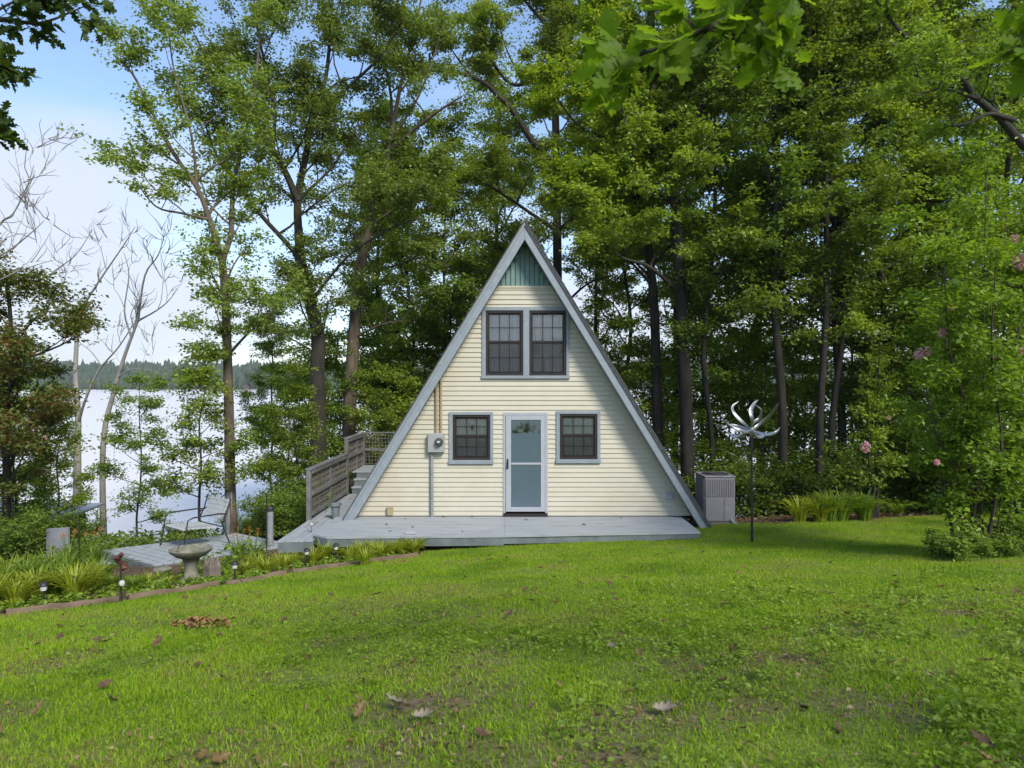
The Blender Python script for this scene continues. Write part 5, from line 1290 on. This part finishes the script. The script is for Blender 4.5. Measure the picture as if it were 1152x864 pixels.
# broad leaved weeds in the lawn, thickest at lower right
def mweed(x, y): return lawn_mask(x, y) * np.clip((fbm(x * 1.1, y * 1.1, 33, 3) - .42) * 5 + np.clip(x * .22 + .15, -.6, .7), 0, 1) * np.clip((8.5 - y) / 4, 0, 1) * (1 - .5 * bare_mask(x, y))
x, y = scatter(30000, -7, 9, 1.8, 11, mweed, g, .8)
n = len(x); nl = 7
a = (g.uniform(0, 6.28, n)[:, None] + np.arange(nl)[None] * 2.4 + g.normal(0, .3, (n, nl))).ravel()
szp = np.repeat(.022 * g.uniform(.6, 1.5, n), nl) * g.uniform(.7, 1.2, n * nl)
C = np.stack([np.repeat(x, nl), np.repeat(y, nl), np.repeat(H(x, y), nl) + g.uniform(.015, .075, n * nl)], -1)
D = np.stack([np.cos(a), np.sin(a), g.uniform(-.1, .45, n * nl)], -1); C = C + D * (szp * .8)[:, None]
tag(link('lawn_weeds', leaves_mesh('lawn_weeds', C, D, np.array([0, 0, 1.]) + g.normal(0, .3, (n * nl, 3)), szp * 1.25, szp * .85), M['cover']), 'broad leaved weeds in the lawn', None, kind='stuff')
# tall weed tufts
x, y = scatter(1600, -6, 9, 2.0, 9.5, lambda x, y: mweed(x, y) * np.clip(x * .2 + .2, 0.05, 1), g, .8)
bushes('weed_tufts', x, y, .13, 22, .045, 'cover', 'taller leafy weed tufts in the lawn')
# dead leaf litter: mulch strip and bare patches (uncountable)
def mlit(x, y): return ((x > 3.9) & (y > 14.2) & (y < 18.5) & (lawn_mask(x, y) < .5)) * 1. + ((x < ex[-1]) & (np.abs(y - np.interp(x, ex, ey)) < .22)) * .35
x, y = scatter(16000, -9, 16, 8, 18.5, lambda x, y: np.clip(mlit(x, y), 0, 1), g, 1)
x2, y2 = scatter(34000, -6, 7, 2, 10, lambda x, y: np.clip(bare_mask(x, y) - .25, 0, 1) * .8 + .12 * np.clip((9 - y) / 5, .1, 1), g, .6)
x = np.concatenate([x, x2]); y = np.concatenate([y, y2]); n = len(x)
C = np.stack([x, y, H(x, y) + g.uniform(.005, .03, n)], -1); D = g.normal(0, 1, (n, 3)); D[:, 2] *= .25
Ln = np.where(np.arange(n) < n - len(x2), .09, .035) * g.uniform(.5, 1.3, n)
tag(link('leaf_litter', leaves_mesh('leaf_litter', C, D, np.array([0, 0, 1.]) + g.normal(0, .35, (n, 3)), Ln, Ln * .6, .3), M['dry']), 'brown leaf litter on mulch and bare patches', None, kind='stuff')

# countable dry leaves on the lawn: lobed, curled
def lobed(L_, curl, seed, nl=3, width=.62):
    """lobed oak-like outline as (mid line, left, right) strips; lies in xy, length along x"""
    g = rr_(seed); n = 4 * nl + 2; V = []; F = []
    for j in range(n + 1):
        t = j / n; env = math.sin(math.pi * min(1, t * .92 + .06)) ** .7
        lob = .45 + .55 * abs(math.sin(t * math.pi * (nl + .5))) ; wd = L_ * width * .5 * env * lob * (1 if 0 < j < n else .05)
        sh_ = .10 * L_ * (lob - .6)
        z = curl * L_ * ((t - .5) ** 2) * 1.2
        for s in (-1, -.5, 0, .5, 1):
            V.append(((t + abs(s) * sh_ / L_ * .6) * L_, s * wd * g.uniform(.92, 1.08), z + abs(s) ** 2 * wd * curl * 1.1 + g.normal(0, .004) * L_ * 3))
    for j in range(n):
        for k in range(4): i = j * 5 + k; F.append((i, i + 1, i + 6, i + 5))
    return V, F
DL = []
for k, (L_, cu) in enumerate(((.11, .45), (.09, .7), (.13, .3))):
    V_, F_ = lobed(L_, cu, k); o = part('dry_leaf', MB().add(V_, F_), M['dry'] if k < 2 else pm('umber_dry_leaf', (.13, .075, .04), (.07, .04, .022), 25, .9), base=(0, 0, 0), smooth=True)
    DL.append(o)
dl = 'dry brown fallen leaf lying curled on the lawn'
cnt = 0
x, y = scatter(2200, -9, 9, 2.6, 13.2, lambda x, y: lawn_mask(x, y) * (.10 + .12 * (x < 1) + .3 * bare_mask(x, y)), g, 0)
for X_, Y_ in list(zip(x, y))[:285]:
    k = cnt % 3; o = DL[k] if cnt < 3 else DL[k].copy()
    if cnt >= 3: COL.objects.link(o)
    o.location = (X_, Y_, h1(X_, Y_) + .04); o.rotation_euler = (g.normal(0, .35), g.normal(0, .35), g.uniform(0, 6.28)); o.scale = (g.uniform(.4, .95),) * 3
    tag(o, dl, 'leaf', 'dry leaves scattered on the lawn'); cnt += 1
dk = 'small dark fallen leaf on the grey deck boards'
for px, py in ((434, 590), (458, 584), (500, 582), (441, 598), (463, 593), (530, 581), (590, 585), (626, 580), (655, 590), (700, 583), (520, 599)):
    p = on_px(px, py, .006); o = DL[cnt % 3].copy(); COL.objects.link(o); o.location = p + Vector((0, 0, .01)); o.rotation_euler = (.2, .1, g.uniform(0, 6)); o.scale = (.75,) * 3
    tag(o, dk, 'leaf', 'dark leaves on the deck'); cnt += 1
for px, py, L_, mk, lab in ((455, 803, .15, 'pale_leaf', 'largest pale dry leaf lying on the bare patch in the lower middle of the lawn'), (465, 814, .11, 'pale_leaf', 'pale curled leaf just below the largest pale leaf'), (735, 806, .12, 'pale_leaf', 'pale leaf on the bare soil in the lower right of the lawn'), (684, 732, .09, 'pale_leaf', 'pale leaf in the grass right of centre')):
    V_, F_ = lobed(L_, .5, 40 + px); p = G(px, py); o = part('dry_leaf', MB().add(V_, F_), M[mk], base=(0, 0, 0), smooth=True); o.location = p + Vector((0, 0, .035)); o.rotation_euler = (.35, -.15, px)
    tag(o, lab, 'leaf')
lp_ = G(228, 706); g2 = rr_(8); n = 150
C = np.stack([g2.normal(0, .12, n), g2.normal(0, .06, n), g2.uniform(.02, .07, n)], -1); D = g2.normal(0, 1, (n, 3)); D[:, 2] *= .3
lpo = link('leaf_pile', leaves_mesh('leaf_pile', C, D, np.array([0, 0, 1.]) + g2.normal(0, .4, (n, 3)), np.full(n, .07), np.full(n, .045), .3), M['orange_leaf'], loc=lp_)
tag(lpo, 'small heap of orange brown leaves on the lawn below the bird bath', 'leaf pile')

# ================================================================== OVERHANGING BRANCHES near the camera
def big_leaf(seed, L_):
    return lobed(L_, .18, seed, 3, .85)
def over_tree(base, trunk_pts, r0, branches, label, lm, leaf_len, per, seed, gap=.09):
    root = thing('overhanging_oak', base, label, 'tree', None); bb_ = np.array(base)
    T = Tubes(); tk = smooth_path(trunk_pts, 4) - bb_; T.add(tk, np.linspace(r0 * 1.2, r0 * .5, len(tk)), 10)
    g = rr_(seed); V = []; F = []
    protos = [lobed(1., .16, seed + k, 3, .85) for k in range(4)]
    for pts, ra in branches:
        bp = smooth_path(pts, 5) - bb_; T.add(bp, np.linspace(ra, .004, len(bp)), 6)
        for j in range(per):
            t = g.uniform(.45, 1); p, tg = at(bp, t); tg = tg / np.linalg.norm(tg)
            d = tg * .8 + g.normal(0, .55, 3); d /= np.linalg.norm(d); tl = g.uniform(.12, .32) * (leaf_len / .14)
            tw_ = np.array([p, p + d * tl * .5, p + d * tl + [0, 0, -.03]]); T.add(tw_, [.004, .003, .0018], 4)
            for q_ in range(6):
                o_, _t = at(tw_, g.uniform(.3, 1)); ld = d + g.normal(0, .8, 3); ld[2] -= .55; ld /= np.linalg.norm(ld)
                nn = np.array([0, 0, 1.]) + g.normal(0, .55, 3); sd = np.cross(ld, nn); sd /= np.linalg.norm(sd); nn = np.cross(sd, ld)
                L_ = leaf_len * g.uniform(.7, 1.15); v_, f_ = protos[int(g.integers(0, 4))]; off = len(V)
                for (a_, b2, c2) in v_: V.append(o_ + (ld * (a_ + .12) + sd * b2 + nn * c2) * L_)
                F += [tuple(i + off for i in f) for f in f_]
    link('trunk', T.mesh('trunk'), M['bark'], root)
    me = npmesh('crown', np.array(V), np.array(F).ravel(), np.arange(len(F)) * 4); me.polygons.foreach_set('use_smooth', np.ones(len(F), bool)); link('crown', me, M[lm], root)
    return root
b = Vector((3.6, .9, h1(3.6, .9)))
over_tree(b, [b - Vector((0, 0, .2)), b + Vector((.1, 0, 2)), b + Vector((0, .1, 4.2)), b + Vector((.1, .1, 6.5))], .22,
          [([b + Vector((0, .1, 4.0)), Vector((2.6, 2.0, 5.0)), P(930, -60, 2.9), P(845, 2, 2.8), P(800, 30, 2.75), P(750, 50, 2.7), P(705, 68, 2.7)], .03),
           ([P(940, -60, 2.9), P(900, -40, 2.8), P(868, -15, 2.75), P(870, 5, 2.75)], .012),
           ([Vector((2.6, 2.0, 5.0)), P(1280, -40, 2.7), P(1215, 10, 2.7), P(1168, 45, 2.7)], .014),
           ([b + Vector((0, .1, 5)), Vector((3.4, 2.4, 6.5)), Vector((3.0, 3.4, 7.2))], .03),
           ([b + Vector((.1, .1, 5.6)), Vector((2.6, -1.2, 7.6)), Vector((.8, -2.6, 8.2)), Vector((-.9, -3.2, 8.4))], .05), ([b + Vector((.1, .1, 6.0)), Vector((3.4, -1.6, 8.0)), Vector((3.2, -3.6, 8.6)), Vector((2.6, -5, 8.8))], .05),  # this row and the next: unseen branches added to shade the near lawn
           ([Vector((2.0, -1.6, 7.8)), Vector((1.6, -3.4, 8.3)), Vector((1.0, -4.8, 8.5))], .03), ([b + Vector((.1, .1, 6.2)), Vector((5.0, -.8, 7.9)), Vector((6.0, -2.6, 8.2)), Vector((6.6, -3.6, 8.0))], .045), ([Vector((3.3, -2.0, 8.1)), Vector((4.4, -3.4, 8.5)), Vector((4.8, -4.6, 8.7))], .03)],
          'near tree outside the frame whose lobed bright leaves hang at the top right', 'leaf_near', .115, 17, 301)
b = Vector((-6.6, 5.4, h1(-6.6, 5.4)))
over_tree(b, [b - Vector((0, 0, .2)), b + Vector((0, .1, 3)), b + Vector((.1, .1, 5.5)), b + Vector((.0, .2, 8))], .2,
          [([b + Vector((.05, .1, 4.4)), P(-60, 40, 6.2), P(0, 22, 6.3), P(45, 26, 6.3), P(98, 6, 6.3)], .04), ([P(-60, 40, 6.2), P(-14, 58, 6.1), P(10, 74, 6.1)], .015),
           ([P(-40, 35, 6.2), P(20, 0, 6.4), P(75, -10, 6.5)], .015), ([P(-70, 60, 6.2), P(-30, 120, 6.2), P(-4, 142, 6.2)], .012), ([P(-50, 20, 6.2), P(0, -20, 6.0), P(40, -30, 6)], .015)],
          'near oak outside the frame whose dark branch hangs in the top left corner', 'leaf_shade', .105, 22, 302)

# air over the lake
hz = MB().box(-1500, 1500, -120, 1300, -12, 62)
m, nt, N, L = newmat('lake_haze'); out = N('ShaderNodeOutputMaterial'); pv = N('ShaderNodeVolumePrincipled'); pv.inputs['Density'].default_value = .00022; pv.inputs['Color'].default_value = (.86, .92, 1, 1); pv.inputs['Anisotropy'].default_value = .2
L(pv.outputs[0], out.inputs['Volume'])
HAZE = True
if HAZE: tag(part('haze', hz, m), 'thin haze over the lake', None, kind='stuff')
